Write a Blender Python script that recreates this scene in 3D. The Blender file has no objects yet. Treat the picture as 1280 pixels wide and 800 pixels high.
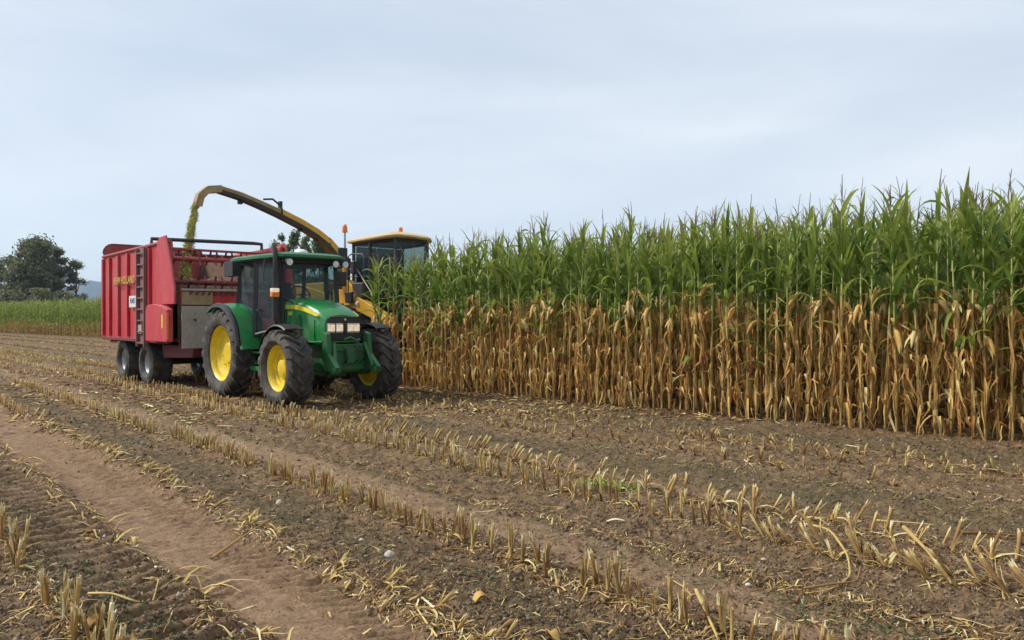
import bpy, math, random
import numpy as np
from mathutils import Vector, Matrix
rnd = random.Random(7)
npr = np.random.default_rng(11)
scene = bpy.context.scene
COL = scene.collection
R = math.radians

# ------------------------------------------------------------------ camera
CAM_H = 1.5
cam = bpy.data.objects.new('camera', bpy.data.cameras.new('camera'))
COL.objects.link(cam)
scene.camera = cam
cam.data.sensor_width = 36
cam.data.lens = 36 * 1000 / 1280
cam.data.clip_start = 0.05
cam.data.clip_end = 20000
cam.location = (0, 0, CAM_H)
cam.rotation_euler = (R(90) - math.atan(3 / 1000), 0, 0)

# ------------------------------------------------------------------ sky, sun, exposure
SUN_EL, SUN_AZ = 42, -84          # azimuth from +Y towards +X
world = bpy.data.worlds.new('World')
scene.world = world
world.use_nodes = True
nt = world.node_tree
for n in list(nt.nodes): nt.nodes.remove(n)
def N(t, typ, **kw):
    n = t.nodes.new(typ)
    for k, v in kw.items(): setattr(n, k, v)
    return n
out = N(nt, 'ShaderNodeOutputWorld'); bg = N(nt, 'ShaderNodeBackground')
sky = N(nt, 'ShaderNodeTexSky', sky_type='NISHITA')
sky.sun_disc = False
sky.sun_elevation = R(SUN_EL); sky.sun_rotation = R(SUN_AZ)
sky.air_density = 1.0; sky.dust_density = 1.5; sky.altitude = 300
tc = N(nt, 'ShaderNodeTexCoord')
mp = N(nt, 'ShaderNodeMapping')
mp.inputs['Scale'].default_value = (1.0, 1.3, 5.6)
mp.inputs['Rotation'].default_value = (R(6), R(-14), R(20))
nt.links.new(tc.outputs['Generated'], mp.inputs['Vector'])
nz = N(nt, 'ShaderNodeTexNoise'); nz.inputs['Scale'].default_value = 1.3; nz.inputs['Detail'].default_value = 5; nz.inputs['Roughness'].default_value = .5; nz.inputs['Distortion'].default_value = .5
nt.links.new(mp.outputs[0], nz.inputs['Vector'])
cr = N(nt, 'ShaderNodeValToRGB')
cr.color_ramp.elements[0].position = .34; cr.color_ramp.elements[0].color = (.80, .80, .80, 1)
cr.color_ramp.elements[1].position = .68; cr.color_ramp.elements[1].color = (1, 1, 1, 1)
nt.links.new(nz.outputs['Fac'], cr.inputs[0])
# thinner cloud (bluer) low over the horizon
sx = N(nt, 'ShaderNodeSeparateXYZ'); nt.links.new(tc.outputs['Generated'], sx.inputs[0])
mr = N(nt, 'ShaderNodeMapRange'); mr.inputs[1].default_value = 0; mr.inputs[2].default_value = .16; mr.inputs[3].default_value = .62; mr.inputs[4].default_value = 1
nt.links.new(sx.outputs[2], mr.inputs[0])
mu = N(nt, 'ShaderNodeMath', operation='MULTIPLY'); nt.links.new(cr.outputs[0], mu.inputs[0]); nt.links.new(mr.outputs[0], mu.inputs[1])
nz2 = N(nt, 'ShaderNodeTexNoise'); nz2.inputs['Scale'].default_value = 1.35; nz2.inputs['Detail'].default_value = 8; nz2.inputs['Roughness'].default_value = .55; nz2.inputs['Distortion'].default_value = .6
nt.links.new(mp.outputs[0], nz2.inputs['Vector'])
cr2 = N(nt, 'ShaderNodeValToRGB')
cr2.color_ramp.elements[0].position = .33; cr2.color_ramp.elements[0].color = (4.05, 4.55, 5.15, 1)
cr2.color_ramp.elements[1].position = .66; cr2.color_ramp.elements[1].color = (5.1, 5.5, 5.95, 1)
nt.links.new(nz2.outputs['Fac'], cr2.inputs[0])
mx = N(nt, 'ShaderNodeMix', data_type='RGBA')
nt.links.new(mu.outputs[0], mx.inputs['Factor']); nt.links.new(sky.outputs[0], mx.inputs['A']); nt.links.new(cr2.outputs[0], mx.inputs['B'])
nt.links.new(mx.outputs['Result'], bg.inputs[0])
bg.inputs[1].default_value = .08
nt.links.new(bg.outputs[0], out.inputs[0])
sun = bpy.data.objects.new('sun', bpy.data.lights.new('sun', 'SUN'))
COL.objects.link(sun)
sun.data.energy = 2.0; sun.data.angle = R(10); sun.data.color = (1, .95, .87)
sd = Vector((math.sin(R(SUN_AZ)) * math.cos(R(SUN_EL)), math.cos(R(SUN_AZ)) * math.cos(R(SUN_EL)), math.sin(R(SUN_EL))))
sun.rotation_euler = (-sd).to_track_quat('-Z', 'Y').to_euler()
vs = scene.view_settings
vs.view_transform = 'Standard'; vs.look = 'None'; vs.exposure = 1.08; vs.gamma = 1; vs.use_curve_mapping = False
scene.cycles.volume_bounces = 1
scene.cycles.transparent_max_bounces = 16

# ------------------------------------------------------------------ numpy noise
def _h(ix, iy, s):
    n = (ix.astype(np.int64) * 374761393 + iy.astype(np.int64) * 668265263 + s * 1442695041) & 0xffffffff
    n = ((n ^ (n >> 13)) * 1274126177) & 0xffffffff
    return ((n ^ (n >> 16)) & 0xffff) / 65535.0
def vnoise(x, y, s=0):
    xi = np.floor(x); yi = np.floor(y); fx = x - xi; fy = y - yi
    fx = fx * fx * (3 - 2 * fx); fy = fy * fy * (3 - 2 * fy)
    a = _h(xi, yi, s); b = _h(xi + 1, yi, s); c = _h(xi, yi + 1, s); d = _h(xi + 1, yi + 1, s)
    return (a + (b - a) * fx) * (1 - fy) + (c + (d - c) * fx) * fy - .5
def ss(a, b, x):
    t = np.clip((x - a) / (b - a), 0, 1); return t * t * (3 - 2 * t)

# ------------------------------------------------------------------ ground layout (rows and tracks)
def gp(px, py):                       # a surveyed point of the flat ground
    Y = CAM_H * 1000 / (py - 397); return np.array(((px - 640) / 1000 * Y, Y))
def rowline(px, py, vp):
    t = (640 - vp) / 1000; th = math.atan(t)
    d = np.array((-math.sin(th), math.cos(th))); n = np.array((math.cos(th), math.sin(th)))
    return gp(px, py), d, n
#          px   py   vp    kind
ROWS = [(50, 735, -215, 'stand'), (120, 656, -222, 'flat'), (210, 611, -215, 'broken'), (320, 587, -212, 'stand'),
        (655, 605, -222, 'stand'), (826, 618, -232, 'lean'), (1022, 592, -290, 'low'),
        (900, 556, -330, 'low'), (700, 524, -350, 'low')]
ROWL = [rowline(*r[:3]) + (r[3],) for r in ROWS]
# extra rows visible only in the distance on the left
EXTRA = [rowline(0, 458.5, -222) + ('far',), rowline(0, 438, -250) + ('far',), rowline(0, 430, -280) + ('far',), rowline(0, 423.5, -320) + ('far',), rowline(0, 419.6, -350) + ('far',)]
TRK = [rowline(300, 712, -215), rowline(760, 697, -215), rowline(1180, 673, -235), rowline(30, 632, -250), rowline(560, 528, -330)]
def along(line, x, y):
    A, d, n = line[:3]
    return (x - A[0]) * n[0] + (y - A[1]) * n[1], (x - A[0]) * d[0] + (y - A[1]) * d[1]
def track_masks(x, y):
    wob = vnoise(x * .9, y * .9, 5) * .12
    d0, s0 = along(TRK[0], x, y); m0 = 1 - ss(.22, .42, np.abs(d0 + wob))
    d1, s1 = along(TRK[1], x, y); m1 = (1 - ss(.16, .30, np.abs(d1 + wob))) * ss(-30, -12, -s1 * 1.0 + 0 * d1 - 4 + 4)
    m1 = 1 - ss(.16, .30, np.abs(d1 + wob))
    d2, s2 = along(TRK[2], x, y); m2 = (1 - ss(.12, .24, np.abs(d2 + wob))) * .7
    d3, s3 = along(TRK[3], x, y); m3 = 1 - ss(.19, .30, np.abs(d3 + wob * .4))
    d4, s4 = along(TRK[4], x, y); m4 = (1 - ss(.15, .35, np.abs(d4 + wob))) * .6
    return (d0, s0, m0), (d1, s1, m1), (d2, s2, m2), (d3, s3, m3), (d4, s4, m4)
def height(x, y):
    x = np.asarray(x, float); y = np.asarray(y, float)
    r = np.hypot(x, y)
    near = 1 - ss(25, 60, r)
    T0, T1, T2, T3, T4 = track_masks(x, y)
    smooth = np.clip(T0[2] + T1[2] * .9 + T2[2] * .6 + T4[2] * .4, 0, 1)
    rough = 1 - .68 * smooth
    h = vnoise(x * .8, y * .8, 1) * .05 * (1 - .5 * smooth) + vnoise(x * 2.7, y * 2.7, 2) * .03 * rough
    h += vnoise(x * 8, y * 8, 3) * .034 * rough + vnoise(x * 19, y * 19, 4) * .026 * rough + vnoise(x * 45, y * 45, 6) * .016 * (1 - .6 * smooth)
    h += np.abs(vnoise(x * 28, y * 28, 8)) * .014 * rough
    for L in ROWL:
        d, s = along(L, x, y)
        h += .02 * np.exp(-(d / .12) ** 2) * (.7 + vnoise(s * 3, d * 0, 9))
    h -= .045 * T0[2] + .022 * T1[2] + .015 * T2[2] + .012 * T4[2]
    # soft berms beside the main track
    h += .022 * np.exp(-((np.abs(T0[0]) - .40) / .06) ** 2) * (.6 + vnoise(T0[1] * 4, T0[0] * 6, 12))
    # fine tread marks on the far half of the main track
    d, s, m = T0
    fine = ss(.02, .12, d) * (1 - ss(.27, .36, d)) * (.4 + 1.2 * np.clip(vnoise(s * 1.1, d * 2, 13) + .4, 0, 1))
    h += .020 * fine * np.sin((s + d * .55 + vnoise(s * 5, d * 5, 14) * .05) * 2 * math.pi / .11)
    fine2 = ss(-.32, -.24, d) * (1 - ss(-.1, .0, d)) * np.clip(vnoise(s * .9, d * 2, 15) * 2.4 + .35, 0, 1)
    h += .016 * fine2 * np.sin((s - d * .5 + vnoise(s * 4, d * 4, 24) * .04) * 2 * math.pi / .13)
    # deep lug marks of the tractor tyre
    d, s, m = T3
    w = (s - d * .12 + vnoise(s * 2.5, d * 6, 16) * .05) / .185
    ph = w - np.floor(w)
    bar = ss(.0, .3, ph) * (1 - ss(.55, .8, ph))
    h = h * (1 - .55 * m) + m * (.085 * bar - .05) * (.85 + vnoise(s * 2, d * 3, 17) * .9)
    d, s, m = T1
    h += m * .006 * np.sin((s + np.abs(d) * .8) * 2 * math.pi / .12) * np.clip(vnoise(s * 1.1, d * 2, 18) * 2.2, 0, 1)
    return h * near
def hz(x, y): return float(height(np.array([x]), np.array([y]))[0])

# ------------------------------------------------------------------ helpers
def tag(o, label=None, cat=None, group=None, kind=None):
    if label: o['label'] = label
    if cat: o['category'] = cat
    if group: o['group'] = group
    if kind: o['kind'] = kind
    return o
def empty(name, loc=(0, 0, 0), rz=0, parent=None):
    o = bpy.data.objects.new(name, None); COL.objects.link(o)
    o.location = loc; o.rotation_euler = (0, 0, rz); o.empty_display_size = .2
    if parent: o.parent = parent
    return o
def np_mesh(name, V, F, mat, tint=None, smooth=False, parent=None, loc=None, extra=None):
    """V (n,3), F (m,4) quads (a repeated last index makes a triangle)"""
    me = bpy.data.meshes.new(name)
    V = np.ascontiguousarray(V, dtype=np.float32); F = np.asarray(F, dtype=np.int32)
    k = F.shape[1]
    me.vertices.add(len(V)); me.vertices.foreach_set('co', V.ravel())
    me.loops.add(F.size); me.loops.foreach_set('vertex_index', F.ravel())
    me.polygons.add(len(F)); me.polygons.foreach_set('loop_start', np.arange(0, F.size, k, dtype=np.int32))
    if smooth: me.polygons.foreach_set('use_smooth', np.ones(len(F), dtype=bool))
    me.update(calc_edges=True)
    if tint is not None:
        a = me.attributes.new('tint', 'FLOAT', 'POINT'); a.data.foreach_set('value', np.asarray(tint, np.float32))
    for nme, arr in (extra or {}).items():
        a = me.attributes.new(nme, 'FLOAT', 'POINT'); a.data.foreach_set('value', np.asarray(arr, np.float32))
    me.materials.append(mat)
    o = bpy.data.objects.new(name, me); COL.objects.link(o)
    if parent: o.parent = parent
    if loc is not None: o.location = loc
    return o
class MB:
    def __init__(s): s.v = []; s.f = []
    def add(s, vs, fs, M=None):
        b = len(s.v)
        for p in vs: s.v.append(tuple(M @ Vector(p)) if M else tuple(p))
        for f in fs: s.f.append([i + b for i in f])
        return s
    def box(s, x0, x1, y0, y1, z0, z1, M=None):
        vs = [(x, y, z) for x in (x0, x1) for y in (y0, y1) for z in (z0, z1)]
        return s.add(vs, [(0, 1, 3, 2), (4, 6, 7, 5), (0, 4, 5, 1), (2, 3, 7, 6), (0, 2, 6, 4), (1, 5, 7, 3)], M)
    def prism(s, pts, axis, a0, a1, M=None):
        """closed polygon pts in the two other axes, extruded along axis"""
        n = len(pts)
        def P(p, a):
            return {'x': (a, p[0], p[1]), 'y': (p[0], a, p[1]), 'z': (p[0], p[1], a)}[axis]
        vs = [P(p, a0) for p in pts] + [P(p, a1) for p in pts]
        fs = [list(range(n)), list(range(2 * n - 1, n - 1, -1))] + [(i, i + n, (i + 1) % n + n, (i + 1) % n) for i in range(n)]
        return s.add(vs, fs, M)
    def tube(s, pts, r, k=10, cap=True, M=None):
        pts = [Vector(p) for p in pts]; n = len(pts)
        rs = r if isinstance(r, (list, tuple)) else [r] * n
        vs = []; fs = []
        up = None
        for i, p in enumerate(pts):
            t = (pts[min(i + 1, n - 1)] - pts[max(i - 1, 0)]).normalized()
            if up is None: up = Vector((0, 0, 1)) if abs(t.z) < .9 else Vector((1, 0, 0))
            a = t.cross(up).normalized(); b = a.cross(t).normalized(); up = b
            for j in range(k):
                q = 2 * math.pi * j / k
                vs.append(p + a * (math.cos(q) * rs[i]) + b * (math.sin(q) * rs[i]))
        for i in range(n - 1):
            for j in range(k):
                fs.append((i * k + j, i * k + (j + 1) % k, (i + 1) * k + (j + 1) % k, (i + 1) * k + j))
        if cap:
            fs.append(list(range(k))[::-1]); fs.append([(n - 1) * k + j for j in range(k)])
        return s.add(vs, fs, M)
    def lathe(s, prof, k=40, M=None, cap=False):
        """prof list of (y, r) around the y axis"""
        n = len(prof); vs = []; fs = []
        for (y, r) in prof:
            for j in range(k):
                q = 2 * math.pi * j / k; vs.append((r * math.cos(q), y, r * math.sin(q)))
        for i in range(n - 1):
            for j in range(k):
                fs.append((i * k + j, (i + 1) * k + j, (i + 1) * k + (j + 1) % k, i * k + (j + 1) % k))
        if cap: fs.append(list(range(k))); fs.append([(n - 1) * k + j for j in range(k)][::-1])
        return s.add(vs, fs, M)
    def loft(s, secs, closed=True, cap=True, M=None):
        k = len(secs[0]); vs = [p for sec in secs for p in sec]; fs = []
        for i in range(len(secs) - 1):
            for j in range(k if closed else k - 1):
                fs.append((i * k + j, i * k + (j + 1) % k, (i + 1) * k + (j + 1) % k, (i + 1) * k + j))
        if cap and closed: fs.append(list(range(k))[::-1]); fs.append([(len(secs) - 1) * k + j for j in range(k)])
        return s.add(vs, fs, M)
    def ell(s, c, r, k=14, m=8, M=None):
        vs = []; fs = []
        for i in range(m + 1):
            p = math.pi * i / m
            for j in range(k):
                q = 2 * math.pi * j / k
                vs.append((c[0] + r[0] * math.sin(p) * math.cos(q), c[1] + r[1] * math.sin(p) * math.sin(q), c[2] + r[2] * math.cos(p)))
        for i in range(m):
            for j in range(k): fs.append((i * k + j, (i + 1) * k + j, (i + 1) * k + (j + 1) % k, i * k + (j + 1) % k))
        return s.add(vs, fs, M)
    def build(s, name, mat, parent=None, smooth=True, bev=0, ang=35, loc=None):
        me = bpy.data.meshes.new(name); me.from_pydata(s.v, [], s.f); me.update()
        import bmesh
        bm = bmesh.new(); bm.from_mesh(me)
        bmesh.ops.remove_doubles(bm, verts=bm.verts, dist=1e-5)
        bmesh.ops.recalc_face_normals(bm, faces=bm.faces); bm.to_mesh(me); bm.free()
        if smooth:
            me.polygons.foreach_set('use_smooth', [True] * len(me.polygons))
            me.set_sharp_from_angle(angle=R(ang))
        me.materials.append(mat)
        o = bpy.data.objects.new(name, me); COL.objects.link(o)
        if parent: o.parent = parent
        if loc: o.location = loc
        if bev:
            b = o.modifiers.new('bevel', 'BEVEL'); b.width = bev; b.segments = 2; b.limit_method = 'ANGLE'; b.angle_limit = R(40); b.harden_normals = True
        return o
def copy_tree(o, parent=None):
    c = o.copy(); COL.objects.link(c)
    if parent: c.parent = parent
    for ch in list(o.children): copy_tree(ch, c)
    return c

# ------------------------------------------------------------------ materials
def mat(name):
    m = bpy.data.materials.new(name); m.use_nodes = True
    t = m.node_tree; b = t.nodes['Principled BSDF']
    return m, t, b
def noise(t, scale, detail=4, rough=.55, coord='Object', mapscale=None):
    c = N(t, 'ShaderNodeTexCoord'); n = N(t, 'ShaderNodeTexNoise')
    n.inputs['Scale'].default_value = scale; n.inputs['Detail'].default_value = detail; n.inputs['Roughness'].default_value = rough
    if mapscale:
        mm = N(t, 'ShaderNodeMapping'); mm.inputs['Scale'].default_value = mapscale
        t.links.new(c.outputs[coord], mm.inputs[0]); t.links.new(mm.outputs[0], n.inputs['Vector'])
    else: t.links.new(c.outputs[coord], n.inputs['Vector'])
    return n
def ramp(t, src, stops):
    r = N(t, 'ShaderNodeValToRGB'); e = r.color_ramp.elements
    while len(e) < len(stops): e.new(.5)
    for i, (p, c) in enumerate(stops): e[i].position = p; e[i].color = (c[0], c[1], c[2], 1) if not isinstance(c, (int, float)) else (c, c, c, 1)
    t.links.new(src, r.inputs[0]); return r
def mixc(t, fac, a, b, mode='MIX'):
    m = N(t, 'ShaderNodeMix', data_type='RGBA', blend_type=mode)
    for s, v in (('Factor', fac), ('A', a), ('B', b)):
        if hasattr(v, 'links') or hasattr(v, 'is_linked'): t.links.new(v, m.inputs[s])
        elif isinstance(v, (int, float)): m.inputs[s].default_value = v
        else: m.inputs[s].default_value = (*v, 1)
    return m.outputs['Result']
def paint(name, col, rough=.35, metal=0, dirt=(.22, .17, .12), amt=.35, scale=3, bump=.0, coat=0, stretch=None):
    m, t, b = mat(name)
    n = noise(t, scale, 6, .65, mapscale=stretch); r = ramp(t, n.outputs['Fac'], [(.42, 0.0), (.75, amt)])
    n2 = noise(t, scale * 9, 4, .6); r2 = ramp(t, n2.outputs['Fac'], [(.35, .75), (.7, 1.12)])
    base = mixc(t, 1.0, (*col,), r2.outputs[0], 'MULTIPLY')
    c = mixc(t, r.outputs[0], base, dirt)
    t.links.new(c, b.inputs['Base Color'])
    rr = N(t, 'ShaderNodeMapRange'); rr.inputs[3].default_value = rough; rr.inputs[4].default_value = min(1, rough + .5)
    t.links.new(r.outputs[0], rr.inputs[0]); t.links.new(rr.outputs[0], b.inputs['Roughness'])
    b.inputs['Metallic'].default_value = metal
    b.inputs['Coat Weight'].default_value = coat
    if bump:
        bp = N(t, 'ShaderNodeBump'); bp.inputs['Strength'].default_value = bump; bp.inputs['Distance'].default_value = .01
        t.links.new(n2.outputs['Fac'], bp.inputs['Height']); t.links.new(bp.outputs[0], b.inputs['Normal'])
    return m
M = {}
M['green'] = paint('green_paint', (.014, .235, .055), .3, coat=.25, amt=.32, dirt=(.16, .15, .09))
M['roofgreen'] = paint('dusty_green_roof_paint', (.016, .15, .06), .45, amt=.5, dirt=(.14, .17, .11))
M['dgreen'] = paint('green_chassis_paint', (.010, .12, .035), .45, amt=.5, dirt=(.12, .10, .06), scale=5)
M['yellow'] = paint('yellow_rim_paint', (.82, .60, .012), .4, amt=.6, dirt=(.36, .26, .08), scale=5)
M['stripe'] = paint('yellow_stripe', (.85, .75, .05), .35, amt=.1)
M['black'] = paint('black_plastic', (.018, .018, .021), .5, amt=.25, dirt=(.10, .09, .075))
M['dark'] = paint('dark_metal', (.03, .03, .032), .55, amt=.4, dirt=(.1, .085, .06))
M['tyre'] = paint('tyre_rubber', (.036, .034, .032), .8, amt=.85, dirt=(.19, .155, .12), scale=5, bump=.4)
M['tyre2'] = paint('dusty_tyre_rubber', (.045, .044, .043), .85, amt=.9, dirt=(.19, .175, .15), scale=4, bump=.3)
M['red'] = paint('red_trailer_paint', (.53, .026, .040), .42, amt=.55, dirt=(.40, .17, .15), scale=1.6, stretch=(1, 1, .35))
M['rred'] = paint('faded_red_paint', (.36, .035, .04), .6, amt=.75, dirt=(.26, .16, .12), scale=4)
M['dred'] = paint('dark_red_paint', (.15, .014, .02), .6, amt=.5, dirt=(.14, .09, .06), scale=4)
M['ladder'] = paint('dusty_brown_red_channel', (.22, .10, .10), .6, amt=.5, dirt=(.2, .14, .12), scale=4)
M['grey'] = paint('galvanised_grey_sheet', (.40, .345, .285), .6, metal=.0, amt=.6, dirt=(.30, .22, .16), scale=3)
M['silver'] = paint('silver_rim_metal', (.42, .43, .44), .45, metal=.4, amt=.5, dirt=(.2, .17, .14))
M['white'] = paint('white_plastic', (.75, .76, .74), .4, amt=.1)
M['roofcream'] = paint('tan_cab_roof', (.66, .46, .20), .45, amt=.35, dirt=(.45, .36, .22))
M['hyellow'] = paint('harvester_yellow_paint', (.72, .40, .035), .4, amt=.4, dirt=(.42, .26, .09), scale=3)
M['worn'] = paint('worn_chaff_stained_metal', (.30, .20, .09), .75, amt=.85, dirt=(.46, .38, .22), scale=5, bump=.5)
M['rust'] = paint('rusty_stained_lining', (.13, .065, .045), .8, amt=.9, dirt=(.20, .14, .08), scale=4, bump=.4)
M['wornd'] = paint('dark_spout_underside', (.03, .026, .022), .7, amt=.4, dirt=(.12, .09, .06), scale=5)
M['gold'] = paint('gold_lettering', (.62, .38, .08), .5, amt=.2)
M['blue'] = paint('blue_lettering', (.06, .11, .25), .5, amt=.1)
M['amber'] = paint('amber_lens', (.75, .22, .03), .25, amt=.1)
M['redlens'] = paint('red_lens', (.5, .03, .02), .25, amt=.1)
M['chrome'] = paint('chrome_tube', (.4, .4, .4), .3, metal=.9, amt=.3)
def glass(name, col, alpha):
    m, t, b = mat(name)
    b.inputs['Base Color'].default_value = (*col, 1); b.inputs['Roughness'].default_value = .03
    tr = N(t, 'ShaderNodeBsdfTransparent'); tr.inputs[0].default_value = (.80, .88, .87, 1)
    mxs = N(t, 'ShaderNodeMixShader'); mxs.inputs[0].default_value = alpha
    t.links.new(tr.outputs[0], mxs.inputs[1]); t.links.new(b.outputs[0], mxs.inputs[2])
    t.links.new(mxs.outputs[0], t.nodes['Material Output'].inputs[0]); return m
M['glass'] = glass('tinted_cab_glass', (.055, .085, .10), .20)
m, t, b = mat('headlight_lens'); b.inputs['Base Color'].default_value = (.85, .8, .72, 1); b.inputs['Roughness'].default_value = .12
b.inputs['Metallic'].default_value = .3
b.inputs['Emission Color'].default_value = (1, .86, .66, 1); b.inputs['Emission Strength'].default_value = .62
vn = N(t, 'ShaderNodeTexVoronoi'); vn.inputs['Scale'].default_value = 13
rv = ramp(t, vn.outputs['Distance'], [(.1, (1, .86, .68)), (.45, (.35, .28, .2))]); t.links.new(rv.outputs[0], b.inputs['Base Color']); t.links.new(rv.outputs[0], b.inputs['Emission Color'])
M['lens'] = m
M['lensbox'] = paint('headlight_housing_chrome', (.55, .55, .56), .2, metal=.7, amt=.15)
def leafmat(name, stops, trans=.3, rough=.55, sat_noise=14):
    m, t, b = mat(name)
    a = N(t, 'ShaderNodeAttribute'); a.attribute_name = 'tint'
    oi = N(t, 'ShaderNodeObjectInfo')
    ad = N(t, 'ShaderNodeMath', operation='MULTIPLY_ADD'); t.links.new(oi.outputs['Random'], ad.inputs[0]); ad.inputs[1].default_value = .16; t.links.new(a.outputs['Fac'], ad.inputs[2])
    n = noise(t, sat_noise, 3, .6)
    ad2 = N(t, 'ShaderNodeMath', operation='MULTIPLY_ADD'); t.links.new(n.outputs['Fac'], ad2.inputs[0]); ad2.inputs[1].default_value = .3; t.links.new(ad.outputs[0], ad2.inputs[2])
    sb = N(t, 'ShaderNodeMath', operation='SUBTRACT'); t.links.new(ad2.outputs[0], sb.inputs[0]); sb.inputs[1].default_value = .23
    r = ramp(t, sb.outputs[0], stops)
    t.links.new(r.outputs[0], b.inputs['Base Color']); b.inputs['Roughness'].default_value = rough
    b.inputs['Specular IOR Level'].default_value = .35
    if trans:
        tr = N(t, 'ShaderNodeBsdfTranslucent'); t.links.new(r.outputs[0], tr.inputs[0])
        mxs = N(t, 'ShaderNodeMixShader'); mxs.inputs[0].default_value = trans
        t.links.new(b.outputs[0], mxs.inputs[1]); t.links.new(tr.outputs[0], mxs.inputs[2]); t.links.new(mxs.outputs[0], t.nodes['Material Output'].inputs[0])
    return m
M['cgreen'] = leafmat('corn_leaf_green', [(0, (.055, .100, .020)), (.28, (.125, .205, .034)), (.6, (.25, .325, .060)), (1, (.40, .41, .11))], .4, .45)
M['cdry'] = leafmat('corn_leaf_dry', [(0, (.055, .022, .010)), (.16, (.22, .095, .030)), (.38, (.48, .25, .07)), (.66, (.66, .43, .135)), (1, (.74, .60, .30))], .25, .7)
M['cstalk'] = leafmat('corn_stalk', [(0, (.20, .12, .045)), (.35, (.42, .30, .10)), (.7, (.34, .37, .11)), (1, (.46, .46, .19))], 0, .6)
M['ctassel'] = leafmat('corn_tassel', [(0, (.12, .09, .05)), (.5, (.22, .16, .10)), (1, (.36, .28, .16))], .2, .7)
M['straw'] = leafmat('straw', [(0, (.06, .030, .015)), (.22, (.18, .085, .032)), (.45, (.36, .21, .075)), (.65, (.50, .36, .12)), (.85, (.64, .50, .21)), (1, (.80, .72, .50))], .1, .75, 30)
M['treeleaf'] = leafmat('tree_leaves_olive', [(0, (.08, .092, .042)), (.5, (.17, .182, .085)), (1, (.29, .29, .15))], .4, .6)
M['poplar'] = leafmat('poplar_leaves', [(0, (.07, .11, .04)), (.5, (.15, .21, .07)), (1, (.25, .31, .11))], .4, .6)
M['weed'] = leafmat('weed_leaves', [(0, (.035, .05, .015)), (.5, (.065, .09, .028)), (1, (.12, .14, .045))], .2, .6)
M['chaff'] = leafmat('chopped_corn', [(0, (.14, .13, .02)), (.5, (.46, .43, .09)), (1, (.72, .66, .28))], .2, .7)
M['bark'] = paint('bark', (.09, .07, .055), .9, amt=.3, scale=5)
M['stone'] = paint('pale_stone', (.55, .50, .42), .8, amt=.5, dirt=(.3, .23, .17), scale=12, bump=.4)
M['seat'] = paint('seat_fabric', (.04, .045, .04), .9, amt=.1)

# soil
m, t, b = mat('soil'); M['soil'] = m
att = N(t, 'ShaderNodeAttribute'); att.attribute_name = 'track'
att2 = N(t, 'ShaderNodeAttribute'); att2.attribute_name = 'weedy'
att3 = N(t, 'ShaderNodeAttribute'); att3.attribute_name = 'farfield'
n1 = noise(t, 1.1, 6, .6, 'Object'); n2 = noise(t, 9, 8, .7, 'Object'); n3 = noise(t, 60, 6, .7, 'Object')
c1 = ramp(t, n2.outputs['Fac'], [(.3, (.062, .038, .019)), (.5, (.170, .108, .056)), (.68, (.275, .186, .102)), (.8, (.36, .26, .15))])
c2 = ramp(t, n2.outputs['Fac'], [(.28, (.150, .090, .050)), (.5, (.250, .158, .092)), (.75, (.34, .235, .146))])
base = mixc(t, att.outputs['Fac'], c1.outputs[0], c2.outputs[0])
wr = ramp(t, n1.outputs['Fac'], [(.35, 0.1), (.62, 1.0)])
wm = N(t, 'ShaderNodeMath', operation='MULTIPLY'); t.links.new(wr.outputs[0], wm.inputs[0]); t.links.new(att2.outputs['Fac'], wm.inputs[1])
wc = ramp(t, n3.outputs['Fac'], [(.3, (.040, .040, .018)), (.7, (.115, .105, .050))])
base = mixc(t, wm.outputs[0], base, wc.outputs[0])
g3 = ramp(t, n3.outputs['Fac'], [(.3, .5), (.55, 1.0), (.72, 1.45)])
base = mixc(t, 1.0, base, g3.outputs[0], 'MULTIPLY')
ffn = noise(t, .02, 3, .6, 'Object'); ffc = ramp(t, ffn.outputs['Fac'], [(.4, (.06, .09, .03)), (.6, (.16, .14, .07))])
base = mixc(t, att3.outputs['Fac'], base, ffc.outputs[0])
t.links.new(base, b.inputs['Base Color']); b.inputs['Roughness'].default_value = .92; b.inputs['Specular IOR Level'].default_value = .2
bp = N(t, 'ShaderNodeBump'); bp.inputs['Strength'].default_value = .7; bp.inputs['Distance'].default_value = .012
t.links.new(n3.outputs['Fac'], bp.inputs['Height'])
bp2 = N(t, 'ShaderNodeBump'); bp2.inputs['Strength'].default_value = .5; bp2.inputs['Distance'].default_value = .04
t.links.new(n2.outputs['Fac'], bp2.inputs['Height']); t.links.new(bp.outputs[0], bp2.inputs['Normal']); t.links.new(bp2.outputs[0], b.inputs['Normal'])

# ------------------------------------------------------------------ ground
rs = [.02, 1.0, 2.0, 2.6]
r = 3.0
while r < 26: rs.append(r); r *= 1.0033
while r < 110: rs.append(r); r *= 1.013
while r < 5000: rs.append(r); r *= 1.1
rs.append(5000)
rs = np.array(rs)
an = np.concatenate([np.linspace(-180, -42, 24, endpoint=False), np.linspace(-42, 42, 860, endpoint=False), np.linspace(42, 180, 24, endpoint=False)]) * math.pi / 180
RR, AA = np.meshgrid(rs, an, indexing='ij')
X = RR * np.sin(AA); Y = RR * np.cos(AA)
Z = height(X, Y)
T0, T1, T2, T3, T4 = track_masks(X, Y)
trk = np.clip(T0[2] + T1[2] * .85 + T2[2] * .6 + T3[2] * .45 + T4[2] * .5, 0, 1) * (.65 + .7 * np.clip(vnoise(X * 2, Y * 2, 21) + .5, 0, 1))
weedy = np.zeros_like(X)
for (px, py, vp, w) in [(300, 610, -213, .30), (700, 570, -222, .38), (560, 625, -213, .2), (1000, 605, -260, .55), (60, 690, -215, .25), (1000, 545, -350, .8)]:
    L = rowline(px, py, vp); d, s = along(L, X, Y); weedy = np.maximum(weedy, 1 - ss(w * .5, w, np.abs(d)))
weedy *= (1 - np.clip(trk, 0, 1)) * .6
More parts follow.
